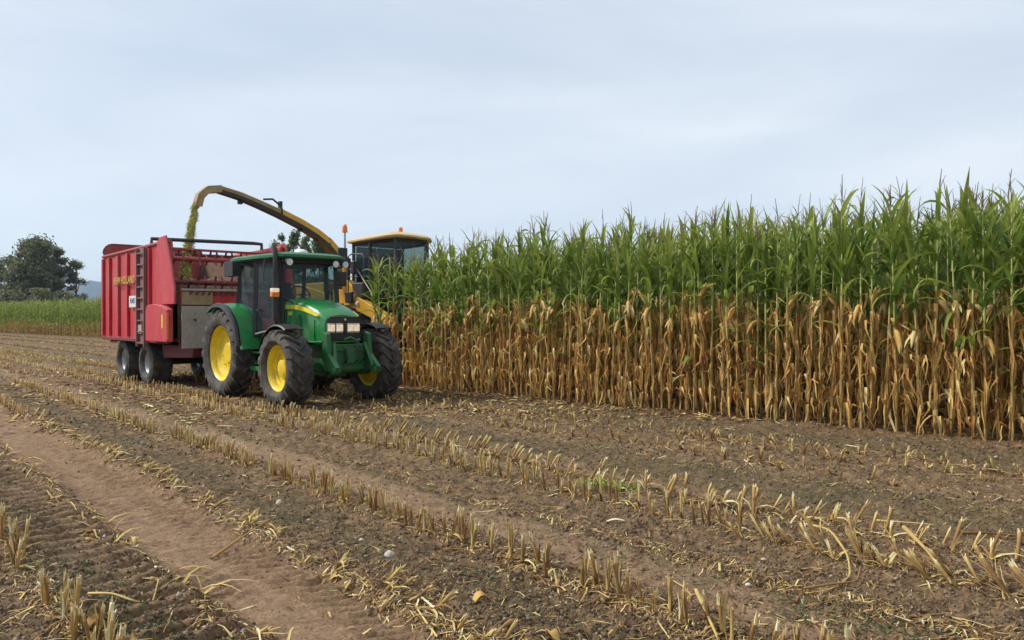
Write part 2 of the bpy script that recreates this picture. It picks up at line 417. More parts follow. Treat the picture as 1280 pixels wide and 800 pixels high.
far = ss(110, 180, RR)
na, nr = len(an), len(rs)
I = (np.arange(nr - 1)[:, None] * na + np.arange(na)[None, :]); J = (np.arange(nr - 1)[:, None] * na + (np.arange(na)[None, :] + 1) % na)
F = np.stack([I, J, J + na, I + na], -1).reshape(-1, 4)
F = F[:, ::-1]
o = np_mesh('ground', np.stack([X.ravel(), Y.ravel(), Z.ravel()], 1), F, M['soil'], smooth=True, extra={'track': np.clip(trk, 0, 1).ravel(), 'weedy': weedy.ravel(), 'farfield': far.ravel()})
tag(o, kind='structure')

# ------------------------------------------------------------------ hills
def hills():
    A = np.linspace(-70, 70, 260) * math.pi / 180
    pxs = 640 + 1000 * np.tan(np.clip(A, R(-60), R(60)))
    ridge = np.interp(pxs, [-900, -200, 0, 60, 95, 135, 300, 600, 1300, 2500], [352, 358, 362, 364, 360, 355, 358, 366, 372, 360])
    ridge += vnoise(A * 60, A * 0, 31) * 3 + vnoise(A * 180, A * 0, 32) * 1.2
    Hh = (397 - ridge) * 3.6
    rows = []
    for k, (dist, fr) in enumerate([(2900, -.02), (3050, .3), (3250, .62), (3450, .86), (3600, 1.0), (3900, .7), (4300, -.05)]):
        rr = dist + vnoise(A * 25 + k * 3.3, A * 0, 33) * 120
        rows.append(np.stack([rr * np.sin(A), rr * np.cos(A), Hh * fr + (vnoise(A * 90, A * 0 + k, 34) * 12 if 0 < k < 6 else 0)], 1))
    V = np.concatenate(rows); n = len(A); fs = []
    for k in range(len(rows) - 1):
        i = np.arange(n - 1) + k * n; fs.append(np.stack([i, i + 1, i + n + 1, i + n], 1))
    m, t, b = mat('wooded_hill'); nn = noise(t, .01, 5, .7); rr_ = ramp(t, nn.outputs['Fac'], [(.35, (.02, .035, .018)), (.7, (.05, .07, .03))])
    t.links.new(rr_.outputs[0], b.inputs['Base Color']); b.inputs['Roughness'].default_value = 1
    tag(np_mesh('hills', V, np.concatenate(fs), m, smooth=True), kind='structure')
hills()
# haze
hb = MB().box(-5300, 5300, -5300, 5300, -25, 190).build('haze', bpy.data.materials.new('haze'), smooth=False)
hm = hb.data.materials[0]; hm.use_nodes = True; t = hm.node_tree
for n in list(t.nodes): t.nodes.remove(n)
mo = N(t, 'ShaderNodeOutputMaterial'); pv = N(t, 'ShaderNodeVolumePrincipled')
pv.inputs['Color'].default_value = (.50, .68, 1, 1); pv.inputs['Density'].default_value = 1.5e-4; pv.inputs['Anisotropy'].default_value = .2
t.links.new(pv.outputs[0], mo.inputs['Volume'])
hm.cycles.homogeneous_volume = True
tag(hb, kind='stuff')

# ------------------------------------------------------------------ foliage pieces (quads)
class Geo:
    def __init__(s): s.V = []; s.F = []; s.T = []; s.n = 0
    def add(s, V, F, T):
        s.V.append(V); s.F.append(F + s.n); s.T.append(T); s.n += len(V)
    def arr(s): return np.concatenate(s.V), np.concatenate(s.F), np.concatenate(s.T)
def strip(path, widths, side, tint, fold=0.0):
    """ribbon along path; fold>0 gives a V section of two quads a segment"""
    P = np.asarray(path, float); n = len(P); S = np.asarray(side, float)
    if S.ndim == 1: S = np.repeat(S[None], n, 0)
    w = np.asarray(widths)[:, None] / 2
    Tn = np.gradient(P, axis=0); Tn /= np.linalg.norm(Tn, axis=1)[:, None] + 1e-9
    Nn = np.cross(Tn, S); Nn /= np.linalg.norm(Nn, axis=1)[:, None] + 1e-9
    if fold:
        V = np.stack([P - S * w + Nn * w * fold, P, P + S * w + Nn * w * fold], 1).reshape(-1, 3); k = 3
    else:
        V = np.stack([P - S * w, P + S * w], 1).reshape(-1, 3); k = 2
    F = []
    for i in range(n - 1):
        for j in range(k - 1): F.append((i * k + j, i * k + j + 1, (i + 1) * k + j + 1, (i + 1) * k + j))
    return V, np.array(F), np.full(len(V), tint) if np.isscalar(tint) else np.repeat(tint, k)
def ntube(path, radii, k, tint):
    P = np.asarray(path, float); n = len(P)
    Tn = np.gradient(P, axis=0); Tn /= np.linalg.norm(Tn, axis=1)[:, None] + 1e-9
    A = np.cross(Tn, np.array([.31, .95, .05])); A /= np.linalg.norm(A, axis=1)[:, None]; B = np.cross(Tn, A)
    q = np.arange(k) * 2 * math.pi / k
    V = (P[:, None] + (A[:, None] * np.cos(q)[None, :, None] + B[:, None] * np.sin(q)[None, :, None]) * np.asarray(radii)[:, None, None]).reshape(-1, 3)
    F = []
    for i in range(n - 1):
        for j in range(k): F.append((i * k + j, i * k + (j + 1) % k, (i + 1) * k + (j + 1) % k, (i + 1) * k + j))
    if k == 6: F += [((n - 1) * k, (n - 1) * k + 1, (n - 1) * k + 2, (n - 1) * k + 3), ((n - 1) * k + 3, (n - 1) * k + 4, (n - 1) * k + 5, (n - 1) * k)]
    if k == 4: F += [tuple((n - 1) * k + j for j in range(4))]
    return V, np.array(F), np.full(len(V), tint) if np.isscalar(tint) else np.repeat(tint, k)
U = npr.uniform
def rleaf(z0, az, length, width, rise, droop, segs, tint, fold=.35, twist=.0):
    """corn leaf: leaves the stalk at height z0, azimuth az, rises at angle rise and bends down by droop"""
    s = np.linspace(0, 1, segs + 1); a = rise - droop * s ** 1.6 if droop < 50 else rise - (rise + (droop - 100)) * s ** .34
    dx = np.cos(a) * length / segs; dz = np.sin(a) * length / segs
    x = np.concatenate([[0], np.cumsum(dx[1:])]); z = z0 + np.concatenate([[0], np.cumsum(dz[1:])])
    azs = az + twist * s
    P = np.stack([x * np.cos(azs), x * np.sin(azs), z], 1)
    tw = U(-.9, .9) * s + U(-.3, .3)
    Sv = np.stack([-np.sin(azs), np.cos(azs), 0 * s], 1) * np.cos(tw)[:, None] + np.array([0, 0, 1.]) * np.sin(tw)[:, None]
    w = width * np.clip(np.minimum(.55 + s * 3, 1) * (1 - s ** 2.2), .02, 1)
    return strip(P, w, Sv, tint + (s - .5) * .12, fold)
def corn_parts(lod=0):
    """returns dict of Geo for one plant ~3 m tall"""
    G = {k: Geo() for k in ('stalk', 'green_leaves', 'dry_leaves', 'tassel', 'cob')}
    Htop = U(2.55, 2.90); lx, ly = U(-.09, .09, 2)
    zz = np.linspace(0, Htop, 9 if lod == 0 else 4)
    bend = lambda z: np.stack([lx * (z / 2.7) ** 2 * 1.0, ly * (z / 2.7) ** 2, z], -1)
    G['stalk'].add(*ntube(bend(zz), np.interp(zz, [0, 1.5, Htop], [.017, .0145, .006]), 5 if lod == 0 else 3, np.clip(np.interp(zz, [0, 1, 1.7, 2.6], [.15, .35, .75, .8]) + U(-.1, .1), 0, 1)))
    az = U(0, 2 * math.pi); zb = U(1.15, 1.86) if lod == 0 else U(.85, 1.4)
    def put(key, g, z0):
        V, F, T = g; V = V + np.append(bend(np.array([z0]))[0, :2], 0); G[key].add(V, F, T)
    z = .12; i = 0
    while z < Htop - .05:
        a = az + i * math.pi + U(-.45, .45)
        if z < zb:
            dry = U() < (.95 if z < zb - .6 else .80 if z < zb - .3 else .55)
            if dry:
                for _ in range((3 if U() < .4 else 2) if lod == 0 else 1):
                    if U() < .80:   # hangs straight down along the stalk
                        L = U(.16, .5); aa = a + U(-1.2, 1.2); R1 = U(.015, .15); q = np.linspace(0, 1, 6 if lod == 0 else 4); z1 = z + U(0, .22)
                        zz_ = z1 + R1 * .8 * np.sin(np.minimum(q * 4, 1) * 2.2) - L * np.clip(q - .12, 0, 1) ** 1.1
                        rad_ = .012 + R1 * np.sqrt(np.minimum(q * 3, 1)) + U(-.10, .10) * q ** 2 + .02 * np.sin(q * U(3, 9)); ang = aa + U(-1.6, 1.6) * q ** 1.5
                        tw = U(-3.2, 3.2) * q + U(-.8, .8); Sv = np.stack([-np.sin(ang) * np.cos(tw) + np.cos(ang) * np.sin(tw), np.cos(ang) * np.cos(tw) + np.sin(ang) * np.sin(tw), 0 * q], 1)
                        put('dry_leaves', strip(np.stack([rad_ * np.cos(ang), rad_ * np.sin(ang), np.maximum(zz_, .01)], 1), U(.018, .052) * np.clip(np.minimum(.4 + q * 3, 1) * (1.02 - q ** 2) * (1 + U(-.3, .3, len(q))), .05, 1.2), Sv, U(.1, .98), .5), z)
                    else:
                        put('dry_leaves', rleaf(z + .1, a, U(.2, .55), U(.012, .042), U(.3, 1.2), U(1.4, 3.0), 5 if lod == 0 else 3, U(.1, .8), .4, U(-1.5, 1.5)), z)
                # sheath round the stalk
                for _q in range(2 if lod == 0 else 0):
                    aa = U(0, 6.28); zt_ = z + U(-.1, .3); L2 = U(.2, .55); k_ = U(.012, .03)
                    pth = np.array([[math.cos(aa + q * .8) * (k_ + .02 * math.sin(q * 5 + aa)), math.sin(aa + q * .8) * (k_ + .02 * math.cos(q * 4)), max(.02, zt_ - L2 * q)] for q in (0, .3, .6, 1)])
                    put('dry_leaves', strip(pth, [.012, U(.02, .04), U(.015, .035), .006], np.array([-math.sin(aa), math.cos(aa), 0]), U(.1, .9), .6), z)
                sh = U(.1, .2); put('dry_leaves', strip(np.array([[.012 * math.cos(a), .012 * math.sin(a), z - .05], [.02 * math.cos(a), .02 * math.sin(a), z + sh]]), [.035, .05], np.array([-math.sin(a), math.cos(a), 0]), U(.3, .9), .6), z)
            else:
                put('green_leaves', rleaf(z, a, U(.5, .75), U(.05, .08), U(.5, 1.1), U(1.2, 2.6), 6 if lod == 0 else 3, U(.3, .9), .35, U(-.5, .5)), z)
            z += U(.13, .20)
        else:
            top = (z - zb) / (Htop - zb)
            put('green_leaves', rleaf(z, a, U(.5, .8) * (1 - .38 * top), U(.064, .102) * (1 - .25 * top), U(1.08, 1.38), U(.15, .9) if U() < .6 else U(1.2, 2.6), 7 if lod == 0 else 3, U(.18, .6) + top * .3 + (.25 if U() < .12 else 0), .35, U(-.35, .35)), z)
            if U() < .4:
                put('green_leaves', rleaf(z + .05, a + U(-1.4, 1.4), U(.4, .7), U(.05, .08), U(1.1, 1.45), U(.2, .9), 5 if lod == 0 else 3, U(.12, .5) + top * .3, .35, U(-.3, .3)), z)
            z += U(.095, .14)
        i += 1
    # cob in papery husk
    if lod == 0:
        ze = zb - U(-.08, .22); ca = U(0, 6.28); p0 = np.array([.015 * math.cos(ca), .015 * math.sin(ca), ze])
        dn = U() < .6
        dr = np.array([math.cos(ca) * .55, math.sin(ca) * .55, -.8 if dn else .8])
        pts = np.array([p0 + dr * q * .24 + (np.array([0, 0, .04 * math.sin(q * 3.1)]) if dn else 0) for q in (0, .2, .45, .75, .95, 1.1)])
        put('cob', ntube(pts, [.012, .026, .031, .026, .014, .004], 6, U(.6, .98)), ze)
        for _ in range(3):
            aa = ca + U(-.7, .7); put('cob', rleaf(ze + (-.02 if dn else .05), aa, U(.18, .34), U(.035, .065), U(-.9, -.3) if dn else U(.7, 1.2), U(-.2, .9), 3, U(.5, 1), .5), ze)
    # tassel
    tp = bend(np.array([Htop]))[0]
    hT = U(.22, .40); dirx, diry = U(-.05, .05, 2)
    if lod == 0:
        G['tassel'].add(*ntube(np.array([tp, tp + [dirx * .4, diry * .4, hT * .5], tp + [dirx, diry, hT]]), [.007, .006, .0035], 4, U(.2, .7)))
        for _ in range(int(U(2, 6))):
            a = U(0, 6.28); zz0 = U(.02, hT * .45); L = U(.12, .22); sp = U(.3, .8)
            q = np.array([[0, 0, zz0], [math.cos(a) * L * sp * .6, math.sin(a) * L * sp * .6, zz0 + L * .65], [math.cos(a) * L * sp * 1.25, math.sin(a) * L * sp * 1.25, zz0 + L * .95]]) + tp
            G['tassel'].add(*ntube(q, [.0045, .0045, .0026], 3, U(.2, .9)))
    else:
        a = U(0, 6.28)
        G['tassel'].add(*strip(np.array([tp, tp + [dirx, diry, hT]]), [.03, .01], np.array([math.cos(a), math.sin(a), 0]), .5))
    return G
PARTM = {'stalk': 'cstalk', 'green_leaves': 'cgreen', 'dry_leaves': 'cdry', 'tassel': 'ctassel', 'cob': 'cdry'}

# ------------------------------------------------------------------ standing corn
cA = gp(480, 480); cB = gp(1280, 555.6)
cd = (cB - cA) / np.linalg.norm(cB - cA); cn = np.array((-cd[1], cd[0])) * 1.0
if cn[1] < 0: cn = -cn
NVAR = 9
variants = [corn_parts(0) for _ in range(NVAR)]
plants = []
for k in range(9):
    start = {0: -.35, 1: .05, 2: 1.3, 3: 1.5, 4: 1.5, 5: 1.5, 6: -5, 7: -6, 8: -7}[k]
    s = start
    while s < 18.5:
        p = cA + cd * s + cn * (k * .74 + U(-.04, .04)) + cd * U(-.02, .02)
        plants.append((p[0], p[1], k)); s += U(.125, .175) if k < 3 else U(.15, .2)
def inframe(p): return p[1] > .5 and abs(p[0] / p[1]) < .66
order = sorted([p for p in plants if inframe(p) and p[2] <= 2], key=lambda p: math.hypot(p[0], p[1]) + p[2] * 2.2)[:300]
chosen = set(order)
def hs(p): return .99 + .075 * float(ss(.3, 3.5, (p[0] - cA[0]) * cd[0] + (p[1] - cA[1]) * cd[1]))
protos = []
LBLC = ['tall corn plant with green top leaves and dry tan lower leaves in the front edge of the standing corn']
for v in variants:
    root = empty('corn_plant'); pr = {}
    for k, g in v.items():
        if g.n:
            V, F, T = g.arr(); np_mesh({'green_leaves': 'green_leaves', 'dry_leaves': 'dry_leaves'}.get(k, k), V, F, M[PARTM[k]], tint=np.clip(T, 0, 1), parent=root, smooth=True)
    protos.append(root)
used = set()
rowword = ['front', 'second', 'third']
for i, p in enumerate(order):
    vi = i % NVAR if i < NVAR else rnd.randrange(NVAR)
    if vi not in used: o = protos[vi]; used.add(vi)
    else: o = copy_tree(protos[vi])
    o.location = (p[0], p[1], hz(p[0], p[1]) - .02); o.rotation_euler = (U(-.035, .035), U(-.035, .035), U(0, 6.28)); sc_ = U(.95, 1.055) * hs(p); o.scale = (sc_, sc_, sc_)
    w = rowword[p[2]]
    tag(o, f'corn plant, green above and dry tan below, in the {w} row of standing corn', 'corn plant', f'corn plants of the {w} standing row')
def mass(name, pts, vs, label, cat, mats=PARTM, zs=1.0):
    parts = {}
    root = empty(name)
    for key in PARTM:
        G = Geo()
        for (x, y, z, vi, rz, sc_) in pts:
            g = vs[vi][key]
            if not g.n: continue
            V, F, T = g.arr(); c, s_ = math.cos(rz) * sc_, math.sin(rz) * sc_
            W = np.stack([V[:, 0] * c - V[:, 1] * s_ + x, V[:, 0] * s_ + V[:, 1] * c + y, V[:, 2] * sc_ + z], 1)
            G.add(W, F, T)
        if G.n: 
            V, F, T = G.arr(); oo = np_mesh(key, V, F, M[PARTM[key]], tint=np.clip(T, 0, 1), parent=root, smooth=True); oo['kind'] = 'stuff'
    return tag(root, label, cat, kind='stuff')
rest = [(p[0], p[1], 0, rnd.randrange(NVAR), U(0, 6.28), U(.94, 1.05) * hs(p)) for p in plants if p not in chosen]
mass('corn_field', rest, variants, 'dense standing corn behind the front rows on the right', 'corn field')
# far corn block on the left
lv = [corn_parts(1) for _ in range(8)]
fA = gp(-180, 397 + .0487 * 210); fB = gp(330, 397 + .0487 * 720)
fd = (fB - fA) / np.linalg.norm(fB - fA); fn = np.array((-fd[1], fd[0])); fn = fn if fn[1] > 0 else -fn
pts = []
Lf = np.linalg.norm(fB - fA)
for k in range(7):
    s = 0
    while s < Lf:
        p = fA + fd * s + fn * (k * .9 + U(-.1, .1)); pts.append((p[0], p[1], 0, rnd.randrange(8), U(0, 6.28), U(.92, 1.06))); s += U(.2, .34) if k < 3 else U(.3, .5)
mass('distant_corn_field', pts, lv, 'distant band of green and tan corn below the trees', 'corn field')

# ------------------------------------------------------------------ stubble
def stub_parts(style, lod=0):
    G = {'stalk': Geo(), 'leaf_sheath': Geo()}
    h = {'stand': U(.12, .215), 'lean': U(.14, .22), 'broken': U(.07, .17), 'flat': U(.05, .12), 'low': U(.08, .17), 'far': U(.11, .2)}[style]
    tl = {'stand': U(0, .22), 'lean': U(.35, .8), 'broken': U(.5, 1.3), 'flat': U(.9, 1.45), 'low': U(.1, .9), 'far': U(0, .6)}[style]
    tdir = U(-.5, .5)
    d = np.array([math.sin(tl) * math.cos(tdir), math.sin(tl) * math.sin(tdir), math.cos(tl)])
    s = np.linspace(0, 1, 6 if lod == 0 else 2); cur = U(-.02, .02)
    P = d * h * s[:, None] + np.stack([cur * s ** 2, U(-.01, .01) * s, 0 * s], 1); P[:, 2] -= .02
    rr = U(.008, .0125)
    rad = rr * (1.12 - .2 * s + (.10 * np.sin(s * 9) if lod == 0 else 0))
    base = U(.12, .48); G['stalk'].add(*ntube(P, rad, 6 if lod == 0 else 4, np.clip(base + s ** 1.5 * U(.15, .5), 0, .97)))
    if lod == 0:     # pale frayed cut
        e = P[-1]
        for _ in range(int(U(4, 8))):
            a = U(0, 6.28); oo = np.array([math.cos(a), math.sin(a), 0]) * rr
            G['stalk'].add(*strip(np.array([e - d * .03 + oo, e + oo * 1.05, e + d * U(.006, .03) + oo * U(.6, 2.2)]), [rr * 1.1, rr, rr * .2], np.array([-math.sin(a), math.cos(a), 0]), U(.75, 1.0), 0))
    for _ in range(int(U(4, 8)) if lod == 0 else int(U(2, 4))):
        a = U(0, 6.28); L = h * U(.4, 1.2); w = U(.008, .026)
        out = U(.005, .05) if style in ('stand', 'far') else U(.02, .12)
        q = np.linspace(0, 1, 4 if lod == 0 else 2)
        o_ = np.array([math.cos(a), math.sin(a), 0])
        Pp = d * L * q[:, None] + o_ * (rr + out * q ** 2)[:, None]; Pp[:, 2] -= .015 + (U(0, .05) * q ** 3)
        G['leaf_sheath'].add(*strip(Pp, w * (1 - q * .75), np.array([-math.sin(a), math.cos(a), 0]), U(.1, 1.0), .5 if lod == 0 else 0))
    for _ in range(int(U(0, 3)) if lod == 0 else 0):
        a = U(0, 6.28); L = U(.08, .25); q = np.linspace(0, 1, 5)
        Pp = np.stack([np.cos(a + q * U(-1, 1)) * L * q, np.sin(a + q * U(-1, 1)) * L * q, .01 + .05 * np.sin(q * 3) * U(.2, 1)], 1)
        G['leaf_sheath'].add(*strip(Pp, U(.01, .022) * (1 - q * .7), np.array([-math.sin(a), math.cos(a), .2]), U(.2, .9), .3))
    return G
STY = {}
for st in ('stand', 'lean', 'broken', 'flat', 'low', 'far'): STY[st] = [stub_parts(st, 0) for _ in range(10)]
STL = {st: [stub_parts(st, 1) for _ in range(6)] for st in STY}
stubs = []
for ri, L in enumerate(ROWL + EXTRA):
    A, d, n, kd = L
    s = -float(np.hypot(*A)) - 14
    smax = 95
    while s < smax:
        p = A + d * s
        dist = math.hypot(*p)
        s += (U(.055, .105) if dist < 26 else U(.07, .125)) * (1.3 if kd == 'low' else 1)
        if p[1] < 2.6 or abs(p[0]) > p[1] * .75 + .6: continue
        # not inside the standing corn
        e = (p - cA) @ cn
        if e > -.12 and (p - cA) @ cd > -.2: continue
        if kd == 'far' and dist < 24: continue
        if ri == 2 and dist > 14: kk = 'stand'
        elif ri == 5 and dist > 11: kk = 'stand'
        else: kk = kd
        if ri == 4 and p[0] / p[1] > .30: kk = 'lean'
        if kk in ('flat',) and U() < .35: continue
        if kk in ('broken',) and U() < .25: continue
        if kk == 'low' and U() < .25: continue
        if vnoise(np.array([s * .7]), np.array([ri * 7.3]), 40)[0] > .33: continue
        jit = U(-.05, .05) * (1 if kk == 'stand' else 2)
        q = p + n * jit
        # lean direction
        if ri == 5: ld = math.atan2(n[1], n[0])
        elif ri == 4: ld = math.atan2(d[1], d[0])
        elif ri == 2: ld = math.atan2(n[1], n[0]) + U(-.6, .6)
        else: ld = U(0, 6.28)
        stubs.append((q[0], q[1], kk, ld + U(-.4, .4), ri, dist))
near = sorted([s for s in stubs if abs(s[0]) < s[1] * .66 and s[1] > 3.3], key=lambda s: s[5])[:300]
nearset = set(near)
SL = {0: 'upright cut corn stub in the row at the lower left corner', 1: 'flattened cut corn stub in the row left of the wide wheel track', 2: 'broken leaning corn stub in the row right of the wide wheel track',
      3: 'upright cut corn stub in the long straight row through the middle', 4: 'cut corn stub in the row beyond the narrow wheel track', 5: 'leaning cut corn stub in the tilted row pushed over by wheels',
      6: 'low cut corn stub in the ragged row nearest the standing corn', 7: 'low cut corn stub in the ragged row nearest the standing corn', 8: 'low cut corn stub in the ragged row nearest the standing corn'}
SG = {0: 'stubs of the lower left row', 1: 'stubs of the flattened row', 2: 'stubs of the broken row', 3: 'stubs of the long middle row', 4: 'stubs beyond the narrow track', 5: 'stubs of the tilted row', 6: 'stubs of the ragged row', 7: 'stubs of the ragged row', 8: 'stubs of the ragged row'}
sproto = {}
for st, L in STY.items():
    sproto[st] = []
usedst = set()
for s in near:
    x, y, kk, ld, ri, dist = s
    vi = rnd.randrange(10); key = (kk, vi)
    if key not in sproto:
        root = empty('corn_stub')
        for pn, g in STY[kk][vi].items():
            if g.n: V, F, T = g.arr(); np_mesh(pn, V, F, M['straw'], tint=np.clip(T, 0, 1), parent=root, smooth=False)
        sproto[key] = root; o = root
    else: o = copy_tree(sproto[key])
    o.location = (x, y, hz(x, y)); o.rotation_euler = (0, 0, ld); q = U(.85, 1.15); o.scale = (q, q, q)
    tag(o, SL[ri], 'corn stub', SG[ri])
G = Geo()
for s in stubs:
    if s in nearset: continue
    x, y, kk, ld, ri, dist = s
    lib = STY if dist < 13 else STL
    v = lib[kk][rnd.randrange(len(lib[kk]))]
    z = hz(x, y) if dist < 30 else 0
    for g in v.values():
        if not g.n: continue
        V, F, T = g.arr(); q = U(.85, 1.15) * (1 if dist < 30 else 1.15); c, s_ = math.cos(ld) * q, math.sin(ld) * q
        G.add(np.stack([V[:, 0] * c - V[:, 1] * s_ + x, V[:, 0] * s_ + V[:, 1] * c + y, V[:, 2] * q + z], 1), F, np.clip(T + (.08 if ri in (3, 4) else -.04 if ri >= 5 else 0), 0, 1))
V, F, T = G.arr()
tag(np_mesh('corn_stubble', V, F, M['straw'], tint=np.clip(T, 0, 1)), 'rows of cut corn stubble running into the distance', 'stubble', kind='stuff')

# ------------------------------------------------------------------ litter, clods, weeds
def scatter_pts(n, rmin, rmax, spread=.70):
    """denser near the viewer: uniform in 1/r"""
    inv = U(1 / rmax, 1 / rmin, n); r = 1 / inv; a = U(-math.atan(spread), math.atan(spread), n)
    return r * np.sin(a), r * np.cos(a)
def incorn(x, y):
    e = (x - cA[0]) * cn[0] + (y - cA[1]) * cn[1]; s = (x - cA[0]) * cd[0] + (y - cA[1]) * cd[1]
    return e, s
def rowdist(x, y):
    d = np.full(len(x), 9.)
    for L in ROWL + EXTRA: d = np.minimum(d, np.abs(along(L, x, y)[0]))
    return d
def litter(n, rmin, rmax, ls, ws, seed, dens):
    x, y = scatter_pts(n, rmin, rmax)
    keep = U(0, 1, n) < dens(x, y); x, y = x[keep], y[keep]; n = len(x)
    z = height(x, y); a = U(0, 2 * math.pi, n); L = U(*ls, n) ** 1; w = U(*ws, n)
    dist = np.hypot(x, y); k = np.clip(dist / 9, 1, 1.9); L = L * k; w = w * k
    dx, dy = np.cos(a), np.sin(a); P = []
    lift = U(.002, .018, n); tl = U(-.25, .35, n)
    for q, zz in ((-.5, 0), (0, 1), (.5, 0)):
        bendx = (q * q) * U(-.4, .4, n) * L
        cx = x + dx * L * q - dy * bendx; cy = y + dy * L * q + dx * bendx; cz = height(cx, cy) if q else height(cx, cy)
        cz = np.maximum(cz, z - .01) + .003 + lift * (1 if zz else .5) + tl * L * q * .35
        roll = U(-.5, .5, n)
        for sg in (-1, 1):
            P.append(np.stack([cx - dy * w / 2 * sg, cy + dx * w / 2 * sg, cz + roll * w * sg * .5], 1))
    V = np.stack(P, 1).reshape(-1, 3)
    b = np.arange(n)[:, None] * 6
    F = np.concatenate([b + np.array([[0, 1, 3, 2]]), b + np.array([[2, 3, 5, 4]])])
    rw = np.exp(-(rowdist(x, y) / .16) ** 2)
    T = np.repeat(np.clip(U(0, 1, n) ** (2.6 - 1.4 * rw) * (.85 + .1 * rw), 0, 1), 6)
    return V, F, T
def dens_litter(x, y):
    T0, T1, T2, T3, T4 = track_masks(x, y)
    rd = rowdist(x, y)
    d = .11 + .62 * np.exp(-(rd / .10) ** 2) + .20 * np.clip(vnoise(x * 1.3, y * 1.3, 51) * 2, 0, 1)
    d = d + .35 * ss(14, 30, np.hypot(x, y)) * (1 - T0[2])
    d *= (1 - .75 * T3[2]) * (1 - .5 * (1 - ss(.05, .3, np.abs(T3[0]) - .1)))
    d *= 1 - .85 * np.clip(T0[2], 0, 1) - .55 * T1[2] * (1 - T0[2])
    e, s = incorn(x, y); d = d + .9 * np.exp(-((e + .1) / .45) ** 2) * (s > -1)
    return np.clip(d, .02, 1)
G = Geo()
for args in ((45000, 12.0, 95, (.05, .16), (.010, .024)), (130000, 3.0, 60, (.010, .05), (.002, .006)), (22000, 3.0, 50, (.05, .14), (.004, .011)), (1700, 3.0, 50, (.14, .34), (.005, .014))):
    G.add(*litter(*args, 0, dens_litter))
V, F, T = G.arr()
tag(np_mesh('straw_litter', V, F, M['straw'], tint=T), 'shredded straw and leaf litter strewn over the soil', 'litter', kind='stuff')
# clods
n = 75000
x, y = scatter_pts(n, 3.0, 24)
T0, T1, T2, T3, T4 = track_masks(x, y)
keep = U(0, 1, n) < np.clip(1.0 - 1.0 * T0[2] - .75 * T1[2] - .4 * T2[2], .006, 1); x, y = x[keep], y[keep]; n = len(x)
sz = (.004 + .010 * U(0, 1, n) ** 3 + .007 * (U(0, 1, n) < .04)) * np.clip(np.hypot(x, y) / 7, 1, 2)
z = height(x, y)
dirs = np.array([(1, 0, 0), (0, 1, 0), (-1, 0, 0), (0, -1, 0), (0, 0, 1), (0, 0, -1)], float)
V = np.stack([x, y, z + sz * .25], 1)[:, None] + dirs[None] * sz[:, None, None] * U(.5, 1.4, (n, 6, 1)) + U(-.5, .5, (n, 6, 3)) * sz[:, None, None]
b = np.arange(n)[:, None] * 6
F = np.concatenate([b + np.array([[i, (i + 1) % 4, 4]]) for i in range(4)] + [b + np.array([[(i + 1) % 4, i, 5]]) for i in range(4)])
mcl, t, bb = mat('soil_clod')
a = N(t, 'ShaderNodeAttribute'); a.attribute_name = 'tint'
rc = ramp(t, a.outputs['Fac'], [(0, (.07, .045, .027)), (.6, (.17, .113, .066)), (.97, (.22, .16, .105)), (1, (.4, .35, .3))]); t.links.new(rc.outputs[0], bb.inputs['Base Color']); bb.inputs['Roughness'].default_value = .95
tag(np_mesh('soil_clods', V.reshape(-1, 3), F, mcl, tint=np.repeat(U(0, 1, n), 6)), 'loose clods and crumbs of brown soil between the stubble rows', 'soil', kind='stuff')
# weeds / chopped green bits
def dens_weed(x, y):
    d = np.zeros(len(x))
    for (px, py, vp, w) in [(300, 610, -213, .30), (700, 570, -222, .38), (560, 625, -213, .22), (1000, 605, -260, .6), (60, 690, -215, .25), (1000, 545, -350, .8)]:
        dd, s = along(rowline(px, py, vp), x, y); d = np.maximum(d, 1 - ss(w * .4, w, np.abs(dd)))
    return d * (.25 + .75 * ss(-.1, .2, vnoise(x * 1.7, y * 1.7, 61))) * .9
V, F, T = litter(30000, 3.0, 26, (.012, .04), (.004, .012), 0, dens_weed)
V[:, 2] += .004
tag(np_mesh('weed_cover', V, F, M['weed'], tint=T), 'thin cover of tiny green weeds between the rows', 'weeds', kind='stuff')

